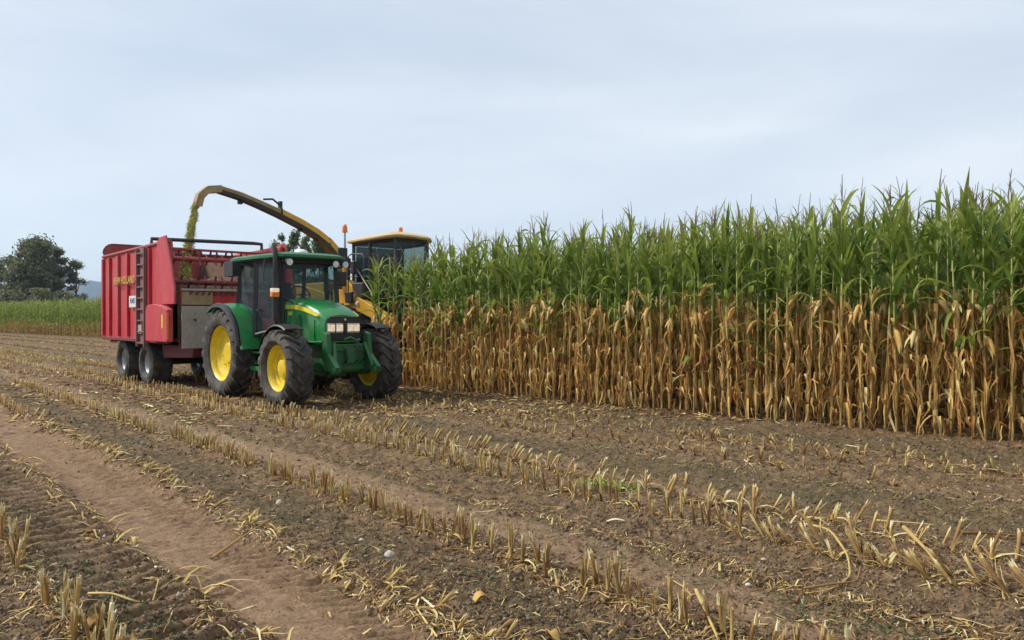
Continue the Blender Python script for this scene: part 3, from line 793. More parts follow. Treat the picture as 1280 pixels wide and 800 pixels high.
# ================================================================== vehicles
ROOT = (-4.82, 16.05); HEAD = R(42.3 - 90)
def tyre(parent, Rr, W, rim_r, nl, name='tyre', matn='tyre', lug=.045, ag=True, lowlug=False):
    mb = MB(); h = W / 2; Rc = Rr - lug
    prof = [(-h * .62, rim_r), (-h * .80, rim_r + .02), (-h * .98, rim_r + (Rc - rim_r) * .35), (-h, rim_r + (Rc - rim_r) * .6), (-h * .93, Rc - .05), (-h * .82, Rc - .012), (-h * .4, Rc), (h * .4, Rc), (h * .82, Rc - .012), (h * .93, Rc - .05), (h, rim_r + (Rc - rim_r) * .6), (h * .98, rim_r + (Rc - rim_r) * .35), (h * .80, rim_r + .02), (h * .62, rim_r)]
    mb.lathe(prof, 56)
    if ag:
        for sgn in (-1, 1):
            for i in range(nl):
                a0 = 2 * math.pi * (i + (.5 if sgn > 0 else 0)) / nl
                secs = []
                for q in (0, .25, .5, .75, .95, 1.08):
                    yy = sgn * (-.04 * W + q * h * .98); aa = a0 + (.26 * q ** 1.1) * (1.0 / Rr) * .95
                    hw = (.022 + .014 * q) / Rr
                    rt = Rr - (.0 if q < .8 else .012 if q < 1 else .075) ; rb = Rc - .02 - (0 if q < 1 else .07)
                    yo = yy if q < 1 else sgn * h * 1.0
                    secs.append([(rb * math.cos(aa - hw * 1.3), yo, rb * math.sin(aa - hw * 1.3)), (rt * math.cos(aa - hw), yo, rt * math.sin(aa - hw)), (rt * math.cos(aa + hw), yo, rt * math.sin(aa + hw)), (rb * math.cos(aa + hw * 1.3), yo, rb * math.sin(aa + hw * 1.3))])
                mb.loft(secs)
    else:
        for row in range(-3, 4):
            for i in range(nl):
                aa = 2 * math.pi * (i + (.5 if row % 2 else 0)) / nl; yy = row * W * .13
                hw = 2 * math.pi / nl * .33; rb, rt = Rc - .02, Rr - (0 if abs(row) < 3 else .015)
                secs = [[(rr_ * math.cos(a_), y_, rr_ * math.sin(a_)) for rr_, a_ in ((rb, aa - hw), (rt, aa - hw * .8), (rt, aa + hw * .8), (rb, aa + hw))] for y_ in (yy - W * .05, yy + W * .05)]
                mb.loft(secs)
    return mb.build(name, M[matn], parent, ang=30)
def rim(parent, r, W, side, matn, style):
    """side -1: outer face towards -y"""
    mb = MB(); s = side; h = W / 2 * .62
    prof = [(s * h * 1.02, r + .025), (s * h * 1.05, r - .005), (s * h * .86, r - .03), (s * h * .55, r - .055), (s * h * .35, r - .06), (s * h * .2, r - .12)]
    if style == 'deep': prof += [(s * h * .02, r * .72), (-s * h * .12, r * .6), (-s * h * .15, r * .38), (s * h * .1, r * .34), (s * h * .12, .08), (s * h * .12, .005)]
    elif style == 'hub': prof += [(s * h * .15, r * .74), (s * h * .0, r * .62), (s * h * .02, r * .40), (s * h * .55, r * .36), (s * h * .62, r * .30), (s * h * .64, .005)]
    else: prof += [(s * h * .25, r * .7), (s * h * .4, r * .55), (s * h * .35, r * .35), (s * h * .75, r * .28), (s * h * .8, .005)]
    mb.lathe(prof, 48)
    # inner barrel closing the back
    mb.lathe([(s * h * .35, r - .06), (-s * h * .9, r - .05), (-s * h * 1.02, r + .02)], 48)
    o = mb.build('rim', M[matn], parent, ang=28)
    bm_ = MB()
    for i in range(8):
        a = 2 * math.pi * i / 8; rr_ = r * (.48 if style != 'plain' else .45)
        y_ = (-s * h * .13 if style == 'deep' else s * h * .02 if style == 'hub' else s * h * .38)
        bm_.tube([(rr_ * math.cos(a), y_ - s * .01, rr_ * math.sin(a)), (rr_ * math.cos(a), y_ + s * .035, rr_ * math.sin(a))], .016, 6)
    bm_.build('wheel_bolts', M['dark'] if matn == 'silver' else M[matn], parent)
    return o
def wheel(parent, name, x, y, Rr, W, rim_r, nl, side, rm, style, **kw):
    e = empty(name, (x, y, Rr - .03), 0, parent); e.rotation_euler = (0, U(0, 6), 0)
    tyre(e, Rr, W, rim_r, nl, **kw); rim(e, rim_r, W, side, rm, style); return e
def textobj(name, body, size, loc, rot, matn, parent, ext=.002, sx=1, shear=0):
    c = bpy.data.curves.new(name, 'FONT'); c.body = body; c.size = size; c.extrude = ext; c.shear = shear; c.offset = size * .02
    c.align_x = 'CENTER'; c.align_y = 'CENTER'
    o = bpy.data.objects.new(name, c); COL.objects.link(o); o.parent = parent; o.location = loc; o.rotation_euler = rot; o.scale = (sx, 1, 1)
    c.materials.append(M[matn])
    bpy.context.view_layer.update(); me = bpy.data.meshes.new_from_object(o.evaluated_get(bpy.context.evaluated_depsgraph_get()))
    o2 = bpy.data.objects.new(name, me); COL.objects.link(o2); o2.parent = parent; o2.location = loc; o2.rotation_euler = rot; o2.scale = (sx, 1, 1)
    bpy.data.objects.remove(o); return o2

# ------------------------------------------------------------------ tractor
T = empty('tractor', (*ROOT, 0), HEAD)
tag(T, 'green farm tractor with yellow rims and glazed cab pulling the red trailer', 'tractor')
for s in (-1, 1):
    wheel(T, 'rear_wheel', 0, s * .90, .845, .42, .53, 20, s, 'yellow', 'deep')
    wheel(T, 'front_wheel', 2.38, s * .89, .665, .46, .395, 17, s, 'yellow', 'hub')
# chassis
c = MB(); c.box(-.45, 1.3, -.28, .28, .55, 1.15).box(1.3, 2.75, -.20, .20, .62, 1.02).box(1.9, 2.9, -.24, .24, .55, .78)
c.tube([(0, -.66, .81), (0, .66, .81)], .16, 16)
c.build('chassis', M['dgreen'], T, bev=.02)
c = MB(); c.tube([(2.38, -.68, .63), (2.38, -.2, .60), (2.38, .2, .60), (2.38, .68, .63)], [.10, .12, .12, .10], 12)
for s in (-1, 1): c.tube([(2.38, s * .56, .63), (2.38, s * .74, .63)], .17, 16)
c.box(2.2, 2.56, -.16, .16, .46, .75); c.build('front_axle', M['dgreen'], T, bev=.01)
# hood
secs = []
for (x, w, zt, zb) in ((1.50, .40, 1.87, 1.12), (1.85, .40, 1.85, 1.10), (2.25, .39, 1.79, 1.06), (2.55, .38, 1.70, 1.04), (2.72, .36, 1.62, 1.04), (2.80, .33, 1.55, 1.07)):
    sh = zt - .13
    pts = [(x, -w, zb)]
    for q in (0, .5, .85): pts.append((x, -w - .012 * math.sin(q * 3), zb + (sh - zb) * q))
    for a in (0, 22, 45, 68, 90):
        pts.append((x, -w + .15 - .15 * math.cos(R(a)), sh + .105 * math.sin(R(a))))
    pts.append((x, -w * .3, zt - .008)); pts.append((x, 0, zt))
    full = pts + [(x, -p[1], p[2]) for p in pts[-2::-1]]
    secs.append(full)
secs = [[(a_, b_ - .04, c_) for a_, b_, c_ in q] for q in secs]; hd = MB().loft(secs); hood = hd.build('hood', M['green'], T, ang=40)
# grille
g = MB(); g.prism([(-.31, 1.10), (-.33, 1.2), (-.33, 1.42), (-.29, 1.52), (.29, 1.52), (.33, 1.42), (.33, 1.2), (.31, 1.10)], 'x', 2.74, 2.825)
gr = g.build('grille', M['black'], T, bev=.012)
g = MB()
for i in range(5): g.box(2.826, 2.834, -.27, .27, 1.12 + i * .03, 1.13 + i * .03)
g.ell((2.832, 0, 1.465), (.012, .035, .03)); g.build('grille_bars', M['dark'], gr)
b_ = MB().ell((2.845, 0, 1.465), (.006, .020, .018)).build('badge', M['stripe'], gr)
for y0, y1 in ((-.345, -.19), (-.18, -.03), (.045, .30)):
    hl_ = MB().box(2.80, 2.838, y0, y1, 1.225, 1.405).build('headlight', M['lensbox'], T, bev=.02)
    ym = (y0 + y1) / 2
    for ya, yb in ([(y0 + .012, y1 - .012)] if y1 - y0 < .2 else [(y0 + .012, ym - .006), (ym + .006, y1 - .012)]): MB().box(2.836, 2.846, ya, yb, 1.262, 1.378).build('lamp_glass', M['lens'], hl_, bev=.012)
# side strips, vents
for s in (-1, 1):
    st = MB(); top = [(1.52, 1.735), (1.9, 1.725), (2.25, 1.675), (2.5, 1.61), (2.66, 1.54)]; bot = [(2.66, 1.52), (2.5, 1.555), (2.25, 1.605), (1.9, 1.65), (1.52, 1.66)]
    st.prism(top + bot, 'y', s * .34 - .04, s * .4235 - .04); st.build('yellow_stripe', M['stripe'], T)
    MB().box(1.62, 1.76, s * .395 - .04, s * .424 - .04, 1.54, 1.61).build('model_plate', M['stripe'], T)
    v = MB(); v.prism([(2.02 + .10 * math.cos(a), 1.36 + .20 * math.sin(a)) for a in np.linspace(0, 2 * math.pi, 20, endpoint=False)], 'y', s * .38 - .04, s * .4215 - .04); v.build('side_vent', M['dgreen'], T)
    MB().box(1.535, 1.545, s * .40 - .04, s * .4205 - .04, 1.14, 1.64).box(2.55, 2.556, s * .38 - .04, s * .3995 - .04, 1.10, 1.46).build('panel_gap', M['black'], T)
    # lower hood side skirt curving to nose
    k = MB(); k.tube([(1.75, s * .405 - .04, 1.45), (1.85, s * .41 - .04, 1.25), (2.05, s * .41 - .04, 1.12), (2.4, s * .40 - .04, 1.07), (2.75, s * .355 - .04, 1.08)], .018, 8); k.build('hood_trim', M['green'], T)
# cab
cab = MB()
yw, xr, xf = .74, .02, 1.68
HW = .56; CY = -.06
post = lambda p0, p1, w=.035: cab.tube([p0, p1], w, 4)
for s in (-1, 1):
    post((xf + .06, CY + s * HW, 1.35), (xf - .06, CY + s * HW, 2.56), .05); post((.90, s * (yw + .02), 1.2), (.88, s * yw * .97, 2.56), .05); post((xr - .05, s * yw * .95, 1.5), (xr + .08, s * yw * .9, 2.56), .045)
    cab.tube([(xf + .06, CY + s * HW, 1.32), (.9, s * (yw + .02), 1.18), (.55, s * yw, 1.45), (xr - .05, s * yw * .95, 1.52)], .035, 6)
    cab.tube([(xf - .06, CY + s * HW, 2.54), (.88, s * yw * .97, 2.54), (xr + .08, s * yw * .9, 2.54)], .05, 6)
cab.tube([(xf - .06, CY - HW, 2.54), (xf - .06, CY + HW, 2.54)], .05, 6); cab.tube([(xr + .08, -.68, 2.54), (xr + .08, .68, 2.54)], .05, 6); cab.tube([(xr - .05, -.7, 1.52), (xr - .05, .7, 1.52)], .04, 6)
cab.build('cab_frame', M['black'], T)
fl = MB(); fl.prism([(0, -.7), (.9, -.7), (1.7, -.58), (1.7, .46), (.9, .7), (0, .7)], 'z', 1.12, 1.22).box(1.45, 1.70, -.58, .46, 1.22, 1.42).build('cab_floor', M['dgreen'], T, bev=.02)
fl = MB(); fl.box(1.42, 1.62, -.35, .35, 1.422, 1.80).box(-.02, .5, -.62, -.42, 1.22, 1.66).box(-.02, .5, .42, .62, 1.22, 1.66); fl.build('console', M['dark'], T, bev=.03)
def pane(name, pts, parent=T):
    n = len(pts); mb = MB(); a = Vector(pts[1]) - Vector(pts[0]); b2 = Vector(pts[2]) - Vector(pts[0]); nn = a.cross(b2).normalized() * .003
    mb.add([Vector(p) + nn for p in pts] + [Vector(p) - nn for p in pts], [(0, i, i + 1) for i in range(1, n - 1)] + [(n, n + i + 1, n + i) for i in range(1, n - 1)] + [(i, i + n, (i + 1) % n + n, (i + 1) % n) for i in range(n)])
    return mb.build(name, M['glass'], parent, smooth=False)
pane('windshield', [(xf + .07, CY - HW + .03, 1.42), (xf + .07, CY + HW - .03, 1.42), (xf - .05, CY + HW - .03, 2.52), (xf - .05, CY - HW + .03, 2.52)])
pane('rear_window', [(xr - .05, -.68, 1.54), (xr - .05, .68, 1.54), (xr + .08, .64, 2.52), (xr + .08, -.64, 2.52)])
for s in (-1, 1):
    d_ = pane('door', [(.93, s * .75, 1.24), (xf + .03, CY + s * (HW + .0), 1.38), (xf - .07, CY + s * (HW + .0), 2.50), (.92, s * .72, 2.50)])
    MB().box(1.0, 1.10, s * .745, s * .785, 1.62, 1.66).build('handle', M['black'], d_)
    pane('side_window', [(.86, s * .75, 1.26), (.85, s * .72, 2.50), (xr + .10, s * .68, 2.50), (xr - .03, s * .71, 1.56), (.55, s * .74, 1.49)])
# roof
rf = MB(); secs = []
for (z, e, xo) in ((2.565, .0, 0), (2.59, .04, .02), (2.635, .04, .02), (2.67, -.02, 0), (2.69, -.16, 0)):
    x0, x1, yy = -.22 - e, 1.92 + e + xo, .78 + e; c_ = .18; yf = .60 + e
    secs.append([(x0 + c_, -yy, z), (.9, -yy, z), (x1 - c_, CY - yf - .03, z), (x1 - .04, CY - yf * .85, z), (x1, CY, z), (x1 - .04, CY + yf * .85, z), (x1 - c_, CY + yf + .03, z), (.9, yy, z), (x0 + c_, yy, z), (x0, yy * .8, z), (x0, -yy * .8, z)])
rf.loft(secs); rf.build('roof', M['roofgreen'], T, ang=50)
MB().ell((1.35, -.06, 2.70), (.16, .13, .085)).build('roof_dome', M['white'], T)
MB().prism([(-.1, -.72), (.9, -.72), (1.75, -.60), (1.75, .48), (.9, .72), (-.1, .72)], 'z', 2.50, 2.566).build('roof_liner', M['black'], T, bev=.01)
# seat and steering
s_ = MB(); s_.box(.35, .85, -.25, .25, 1.55, 1.68).box(.28, .40, -.24, .24, 1.68, 2.2).box(.45, .75, -.18, .18, 1.222, 1.55); s_.build('seat', M['seat'], T, bev=.04)
s_ = MB(); cpt = Vector((1.22, 0, 1.93)); ring = [tuple(cpt + Vector((-.5 * .19 * math.sin(a), .19 * math.cos(a), .87 * .19 * math.sin(a)))) for a in np.linspace(0, 2 * math.pi, 25)]
s_.tube(ring, .014, 6, cap=False); s_.tube([(1.22, 0, 1.93), (1.45, 0, 1.80)], .03, 8); s_.tube([ring[0], tuple(cpt), ring[12]], .01, 6); s_.build('steering_wheel', M['black'], T)
MB().tube([(xf + .10, -.1, 1.46), (xf + .07, -.35, 1.72), (xf + .055, -.62, 1.86)], .012, 6).build('wiper', M['black'], T)
# exhaust
e_ = MB(); e_.tube([(1.74, -.50, 1.25), (1.74, -.72, 1.42), (1.74, -.76, 1.55)], .06, 12).tube([(1.74, -.76, 1.50), (1.74, -.76, 2.36)], .066, 16).tube([(1.74, -.76, 2.36), (1.74, -.76, 2.62), (1.73, -.76, 2.68), (1.70, -.76, 2.74)], [.05, .045, .045, .045], 12)
e_.build('exhaust', M['black'], T)
MB().box(1.80, 1.90, -.90, -.76, 1.86, 1.95).build('turn_signal', M['amber'], T, bev=.015)
MB().box(1.80, 1.90, -.90, -.76, 1.952, 2.02).build('side_lamp', M['lens'], T, bev=.015)
# fenders
def arc_fender(cx, cz, r0, y0, y1, a0, a1, th=.02, lip=.05, s=-1):
    mb = MB(); secs = []
    for a in np.linspace(R(a0), R(a1), 16):
        ca, sa = math.cos(a), math.sin(a)
        secs.append([(cx + (r0) * ca, y0, cz + r0 * sa), (cx + (r0 + th) * ca, y0, cz + (r0 + th) * sa), (cx + (r0 + th + .015) * ca, (y0 + y1) / 2, cz + (r0 + th + .015) * sa), (cx + (r0 + th) * ca, y1, cz + (r0 + th) * sa), (cx + (r0 - lip) * ca, y1 + s * .015, cz + (r0 - lip) * sa), (cx + (r0 - lip) * ca, y1, cz + (r0 - lip) * sa), (cx + r0 * ca, y1 - s * .02, cz + r0 * sa)])
    return mb.loft(secs)
for s in (-1, 1):
    f = arc_fender(0, .82, .93, s * .62, s * 1.02, 6, 125, s=s).build('rear_fender', M['green'], T, ang=40)
    arc_fender(0, .82, .915, s * 1.04, s * 1.12, 10, 122, .035, .03, s).build('fender_edge', M['black'], f, ang=40)
    # fender inner wall
    pw = [(.93 * math.cos(R(a)), .82 + .93 * math.sin(R(a))) for a in np.linspace(6, 125, 14)]
    MB().prism(pw + [(.1, 1.0)], 'y', s * .60, s * .63).build('fender_wall', M['dgreen'], T)
    MB().box(.80, 1.32, s * .55, s * .82, .52, .60).box(.84, 1.28, s * .55, s * .62, .6, 1.16).box(.86, 1.26, s * .56, s * .8, .84, .87).build('steps', M['green'], T, bev=.01)
    MB().prism([(1.32, .60), (1.32, 1.20), (.98, 1.20), (.95, .9), (.90, .60)], 'y', s * .50, s * .56).build('side_panel', M['green'], T, bev=.01)
    arc_fender(2.38, .635, .735, s * .72, s * 1.06, 64, 158, .012, .012, s).build('front_fender', M['black'], T, ang=40)
    MB().tube([(2.38, s * .6, .75), (2.2, s * .62, 1.30), (2.3, s * .9, 1.375)], .02, 6).build('fender_bracket', M['dark'], T)
    # mirrors
    m_ = MB(); m_.tube([(1.60, CY + s * .56, 2.50), (1.60, s * .90, 2.55), (1.60, s * .93, 2.2)], .013, 6).build('mirror_arm', M['dark'], T)
mm = MB(); mm.box(1.56, 1.62, .58, .78, 2.50, 2.84).box(1.56, 1.62, .56, .76, 2.10, 2.38); mm.build('mirror', M['black'], T, bev=.02)
mm = MB(); mm.box(.10, .50, -1.02, -.86, 2.28, 2.56); mm.tube([(.3, -.75, 2.5), (.3, -.9, 2.45)], .015, 6); mm.build('mirror', M['black'], T, bev=.025)
for (x, y, dx) in ((1.93, -.62, 1), (1.93, .50, 1), (-.26, -.74, -1), (-.26, .74, -1), (1.93, .30, 1)):
    wl = MB(); wl.tube([(x, y, 2.50), (x + dx * .07, y, 2.485)], [.055, .07], 12); o = wl.build('work_light', M['black'], T)
    MB().tube([(x + dx * .071, y, 2.485), (x + dx * .08, y, 2.484)], .06, 12).build('lens', M['white'], o)
# front linkage
l = MB()
l.box(2.78, 2.98, -.38, .38, .92, 1.04).box(2.70, 2.95, -.30, .30, .60, .92)
for s in (-1, 1):
    l.prism([(2.80, .80), (2.96, .62), (3.25, .55), (3.30, .66), (3.02, .88), (2.98, 1.22), (2.86, 1.26)], 'y', s * .36, s * .44)
    l.tube([(2.98, s * .30, 1.06), (3.16, s * .36, .66)], .035, 10)
    l.prism([(2.20, 1.06), (2.8, 1.06), (2.86, .86), (2.6, .82), (2.35, .9)], 'y', s * .24, s * .30)
    l.tube([(3.22, s * .33, .60), (3.22, s * .47, .60)], .05, 12)
l.tube([(2.99, -.1, 1.12), (3.06, -.03, 1.16), (3.06, .1, 1.10), (2.99, .2, 1.12)], .022, 8).box(2.95, 3.04, -.08, .08, .72, .98)
l.build('front_linkage', M['dgreen'], T, bev=.008)
h_ = MB()
for y in (-.12, .1, .2): h_.tube([(2.96, y, 1.02), (3.08, y, .98), (3.10, y + .02, .80), (2.98, y, .70)], .012, 6)
h_.build('hydraulic_hoses', M['black'], T)
MB().box(-.75, -.42, -.22, .22, .50, .62).box(-.6, -.45, -.12, .12, .4, .95).build('hitch', M['dark'], T, bev=.01)

# ------------------------------------------------------------------ trailer (local x = tractor x + 4.6)
fw = (math.sin(R(42.3)), -math.cos(R(42.3)))
TR = empty('forage_trailer', (ROOT[0] - 4.6 * fw[0], ROOT[1] - 4.6 * fw[1], 0), HEAD)
tag(TR, 'high sided red forage trailer with side ladder standing behind the tractor', 'trailer')
X0, X1, XP, Wd = -2.2, 2.0, 3.0, 1.25
for s in (-1, 1):
    w = MB(); w.prism([(X0, 1.02), (X1 + .5, 1.02), (X1 + .5, 3.11), (X0, 3.03)], 'y', s * (Wd - .05), s * Wd)
    sw = w.build('side_wall', M['red'], TR)
    ln = MB(); ln.prism([(X0 + .01, 1.07), (X1 + .45, 1.07), (X1 + .45, 3.05), (X0 + .01, 2.98)], 'y', s * (Wd - .075), s * (Wd - .052)); ln.build('inner_lining', M['rust'], sw)
    for xx in (X0 + .04, -1.62, -.92, -.22, .62, 1.28, 1.95, 2.44):
        zt = 3.03 + (xx - X0) * .017
        MB().box(xx - .05, xx + .05, s * (Wd + .001), s * (Wd + .06), 1.06, zt - .06).build('wall_rib', M['red'], sw, bev=.008)
    MB().tube([(X0 - .02, s * (Wd + .01), 3.03), (X1 + .5, s * (Wd + .01), 3.115)], .04, 8).build('top_rail', M['rred'], sw)
    MB().box(X0, X1 + .5, s * (Wd - .02), s * (Wd + .05), .95, 1.018).build('bottom_rail', M['dred'], sw, bev=.01)
    # front plate
    p = MB(); p.prism([(1.98, 1.78), (1.98, 3.12), (2.15, 3.20), (2.46, 3.22), (2.60, 2.95), (2.80, 2.55), (2.98, 2.12), (2.99, 1.78)], 'y', s * (Wd + .062), s * (Wd + .10))
    fp = p.build('front_plate', M['red'], TR, bev=.006)
    MB().tube([(2.48, s * (Wd + .08), 3.21), (2.62, s * (Wd + .08), 2.95), (2.82, s * (Wd + .08), 2.55), (3.0, s * (Wd + .08), 2.12), (3.0, s * (Wd + .08), 1.78)], .022, 6).build('plate_edge', M['rred'], fp)
    # lower drive guard with curved top
    top = [(1.68, 1.0), (1.68, 1.66), (1.72, 1.74)] + [(1.72 + 1.26 * q, 1.76 + .05 * math.sin(q * 2.4) - .13 * q ** 2.2) for q in (.1, .3, .5, .7, .85, 1.0)] + [(2.98, 1.0)]
    q_ = MB(); q_.prism(top, 'y', s * (Wd + .11), s * (Wd + .24)); q_.build('drive_guard', M['red'], TR, bev=.015)
    MB().box(2.70, 2.76, s * (Wd + .241), s * (Wd + .248), 1.28, 1.56).build('reflector', M['stripe'], TR)
    MB().box(2.982, 2.99, s * (Wd + .205), s * (Wd + .235), 1.05, 1.6).build('warning_strip', M['amber'], TR)
# ladder in a recessed channel (near side)
ld_ = MB(); ld_.box(.68, .72, -Wd - .13, -Wd - .065, .85, 3.05).box(1.18, 1.22, -Wd - .13, -Wd - .065, .85, 3.05)
for i in range(9): ld_.box(.72, 1.18, -Wd - .12, -Wd - .085, .92 + i * .25, .95 + i * .25)
ld_.box(.66, 1.24, -Wd - .062, -Wd - .03, .9, 3.06)
ld_.build('ladder', M['ladder'], TR, bev=.004)
MB().box(.74, .98, -Wd - .10, -Wd - .066, 1.14, 1.34).build('ladder_plate', M['grey'], TR)
textobj('lettering', 'NEW HOLLAND', .24, (-.36, -Wd - .075, 2.37), (R(90), 0, 0), 'gold', TR, .004, .88, .15)
MB().box(-1.1, .50, -Wd - .068, -Wd - .062, 2.255, 2.27).build('lettering_underline', M['dred'], TR)
sg = MB().box(.02, .52, -Wd - .070, -Wd - .063, 1.74, 2.0).build('sign', M['white'], TR)
textobj('sign_text', 'RMS', .17, (.27, -Wd - .072, 1.88), (R(90), 0, 0), 'blue', sg, .001, 1.1)
# rear gate with rounded raised top
pts = [(-Wd, 1.0), (-Wd, 3.12)] + [(-Wd + .22 - .22 * math.cos(R(a)), 3.14 + .22 * math.sin(R(a))) for a in (20, 45, 70, 90)] + [(Wd - .22 + .22 * math.cos(R(a)), 3.14 + .22 * math.sin(R(a))) for a in (90, 70, 45, 20)] + [(Wd, 3.12), (Wd, 1.0)]
rg = MB().prism(pts, 'x', X0 - .06, X0 - .01).build('rear_gate', M['rred'], TR)
MB().tube([(X0 - .035, p[0], p[1]) for p in pts[1:-1]], .028, 8).build('gate_rail', M['dred'], rg)
for y in (-.8, 0, .8): MB().box(X0 - .11, X0 - .061, y - .05, y + .05, 1.05, 3.3).build('gate_rib', M['rred'], rg)
for s in (-1, 1): MB().box(X0 - .12, X0 - .062, s * 1.0 - .08, s * 1.0 + .08, .88, .98).build('tail_light', M['redlens'], TR, bev=.01)
fl = MB(); fl.box(X0, 2.9, -Wd + .051, Wd - .051, 1.0, 1.06).box(X0, 3.2, -.55, -.43, .78, .998).box(X0, 3.2, .43, .55, .78, .998)
for x in (-1.9, -.3, 1.2, 2.6): fl.box(x - .05, x + .05, -1.1, 1.1, .90, .996)
fl.build('chassis', M['dred'], TR)
# front cross conveyor
MB().prism([(1.1, .90), (3.0, .90), (2.9, .66), (1.2, .60)], 'y', -.95, .95).build('conveyor_trough', M['dred'], TR, bev=.01)
cv = MB(); cv.box(2.98, 3.02, -1.20, -.56, .86, 1.74); cv.build('grey_front_plate', M['grey'], TR, bev=.006)
MB().box(2.98, 3.015, -.555, 1.20, .90, 1.74).build('red_front_panel', M['red'], TR, bev=.006)
MB().box(3.016, 3.03, -.44, -.34, 1.44, 1.74).build('white_marker', M['white'], TR)
MB().tube([(3.03, -.95, 1.46), (3.10, -.95, 1.46), (3.12, -.95, 1.44)], .02, 6).build('handle', M['dark'], TR)
MB().box(2.9, 2.96, -1.2, 1.2, 1.76, 2.05).build('conveyor_housing', M['red'], TR, bev=.01)
MB().box(2.965, 2.975, -1.18, -.55, 1.77, 2.04).build('worn_panel', M['worn'], TR)
cb = MB(); cb.box(2.88, 3.0, -1.2, 1.2, 2.055, 2.10); cb.build('cross_bar', M['grey'], TR, bev=.008)
tt = MB()
for i in range(17):
    y = -1.05 + i * .13; tt.prism([(y, 1.98), (y + .06, 1.98), (y + .10, 2.05), (y + .04, 2.05)], 'x', 2.961, 2.99)
tt.build('conveyor_teeth', M['dred'], TR)
for (x, z, r_, mtn) in ((1.75, 2.80, .055, 'rred'), (1.45, 2.90, .05, 'dred'), (2.62, 2.25, .06, 'dred')):
    ro = MB(); ro.tube([(x, -1.22, z), (x, 1.22, z)], r_, 12)
    for i in range(13):
        y = -1.08 + i * .18
        for a in ((0, 2.09, 4.19) if i % 2 else (1.05, 3.14, 5.24)):
            ro.prism([(x + r_ * .8 * math.cos(a - .4), z + r_ * .8 * math.sin(a - .4)), (x + (r_ + .10) * math.cos(a), z + (r_ + .10) * math.sin(a)), (x + r_ * .8 * math.cos(a + .4), z + r_ * .8 * math.sin(a + .4))], 'y', y - .02, y + .02)
    ro.build('beater_roller', M[mtn], TR)
MB().tube([(1.35, -1.25, 3.10), (1.35, -1.25, 3.235), (1.35, -1.0, 3.24), (1.45, 1.05, 3.27), (1.45, 1.25, 3.26), (1.45, 1.25, 3.1)], .042, 8).build('top_cross_rail', M['dark'], TR)
MB().box(1.5, 1.6, -1.2, 1.2, 3.00, 3.05).build('upper_cross_beam', M['rred'], TR, bev=.01)
for x in (-4.05 + 4.6, -5.75 + 4.6):
    for s in (-1, 1):
        wheel(TR, 'wheel', x, s * .90, .50, .50, .25, 26, s, 'silver', 'plain', matn='tyre2', lug=.018, ag=False)
    MB().tube([(x, -.7, .47), (x, .7, .47)], .06, 12).box(x - .5, x + .5, -.52, -.46, .58, .66).box(x - .5, x + .5, .46, .52, .58, .66).build('axle', M['dark'], TR)
db = MB()
for s in (-1, 1): db.tube([(2.9, s * .48, .82), (3.9, s * .08, .60)], .05, 8)
db.tube([(3.8, 0, .60), (4.05, 0, .57)], .06, 8); db.tube([(3.6, .12, .62), (3.55, .16, .2)], .035, 8); db.build('drawbar', M['dred'], TR)
MB().tube([(2.2, -.2, .62), (3.3, -.15, .66), (3.95, -.05, .68)], .045, 8).build('drive_shaft', M['black'], TR)
# silage load
gx, gy = np.meshgrid(np.linspace(X0 + .02, 2.75, 70), np.linspace(-1.19, 1.19, 40), indexing='ij')
gz = 2.17 + .22 * np.exp(-((gx - .6) ** 2) / 2.2) - .35 * ss(2.3, 2.75, gx) + vnoise(gx * 3, gy * 3, 71) * .2 + vnoise(gx * 14, gy * 14, 72) * .06 - .1 * (gy / 1.2) ** 2
na, nb = gx.shape; ii = (np.arange(na - 1)[:, None] * nb + np.arange(nb - 1)[None]).ravel()
V = np.stack([gx.ravel(), gy.ravel(), gz.ravel()], 1); Vb = V.copy(); Vb[:, 2] = 1.07
F = np.concatenate([np.stack([ii, ii + nb, ii + nb + 1, ii + 1], 1), np.stack([(na - 1) * nb + np.arange(nb - 1), (na - 1) * nb + np.arange(nb - 1) + na * nb, (na - 1) * nb + np.arange(nb - 1) + 1 + na * nb, (na - 1) * nb + np.arange(nb - 1) + 1], 1)])
mm_, t, b = mat('silage'); nn = noise(t, 30, 6, .75); rr_ = ramp(t, nn.outputs['Fac'], [(.3, (.05, .03, .015)), (.5, (.14, .09, .04)), (.7, (.26, .19, .09))]); t.links.new(rr_.outputs[0], b.inputs['Base Color']); b.inputs['Roughness'].default_value = 1
bp = N(t, 'ShaderNodeBump'); bp.inputs['Strength'].default_value = 1; bp.inputs['Distance'].default_value = .03; t.links.new(nn.outputs['Fac'], bp.inputs['Height']); t.links.new(bp.outputs[0], b.inputs['Normal'])
sl = np_mesh('silage_load', np.concatenate([V, Vb]), F, mm_, smooth=True, loc=TR.location); sl.rotation_euler = (0, 0, HEAD)
tag(sl, 'heap of chopped corn silage lying inside the red trailer', 'silage', kind='stuff')

# ------------------------------------------------------------------ forage harvester
def tw(x, y): return (ROOT[0] + x * fw[0] + y * math.cos(R(42.3)), ROOT[1] + x * fw[1] + y * math.sin(R(42.3)))
HO = (-2.0, 4.3)          # origin in tractor frame: under the cab
H = empty('forage_harvester', (*tw(*HO), 0), HEAD)
tag(H, 'yellow forage harvester with tan cab roof and long spout behind the tractor', 'forage harvester')
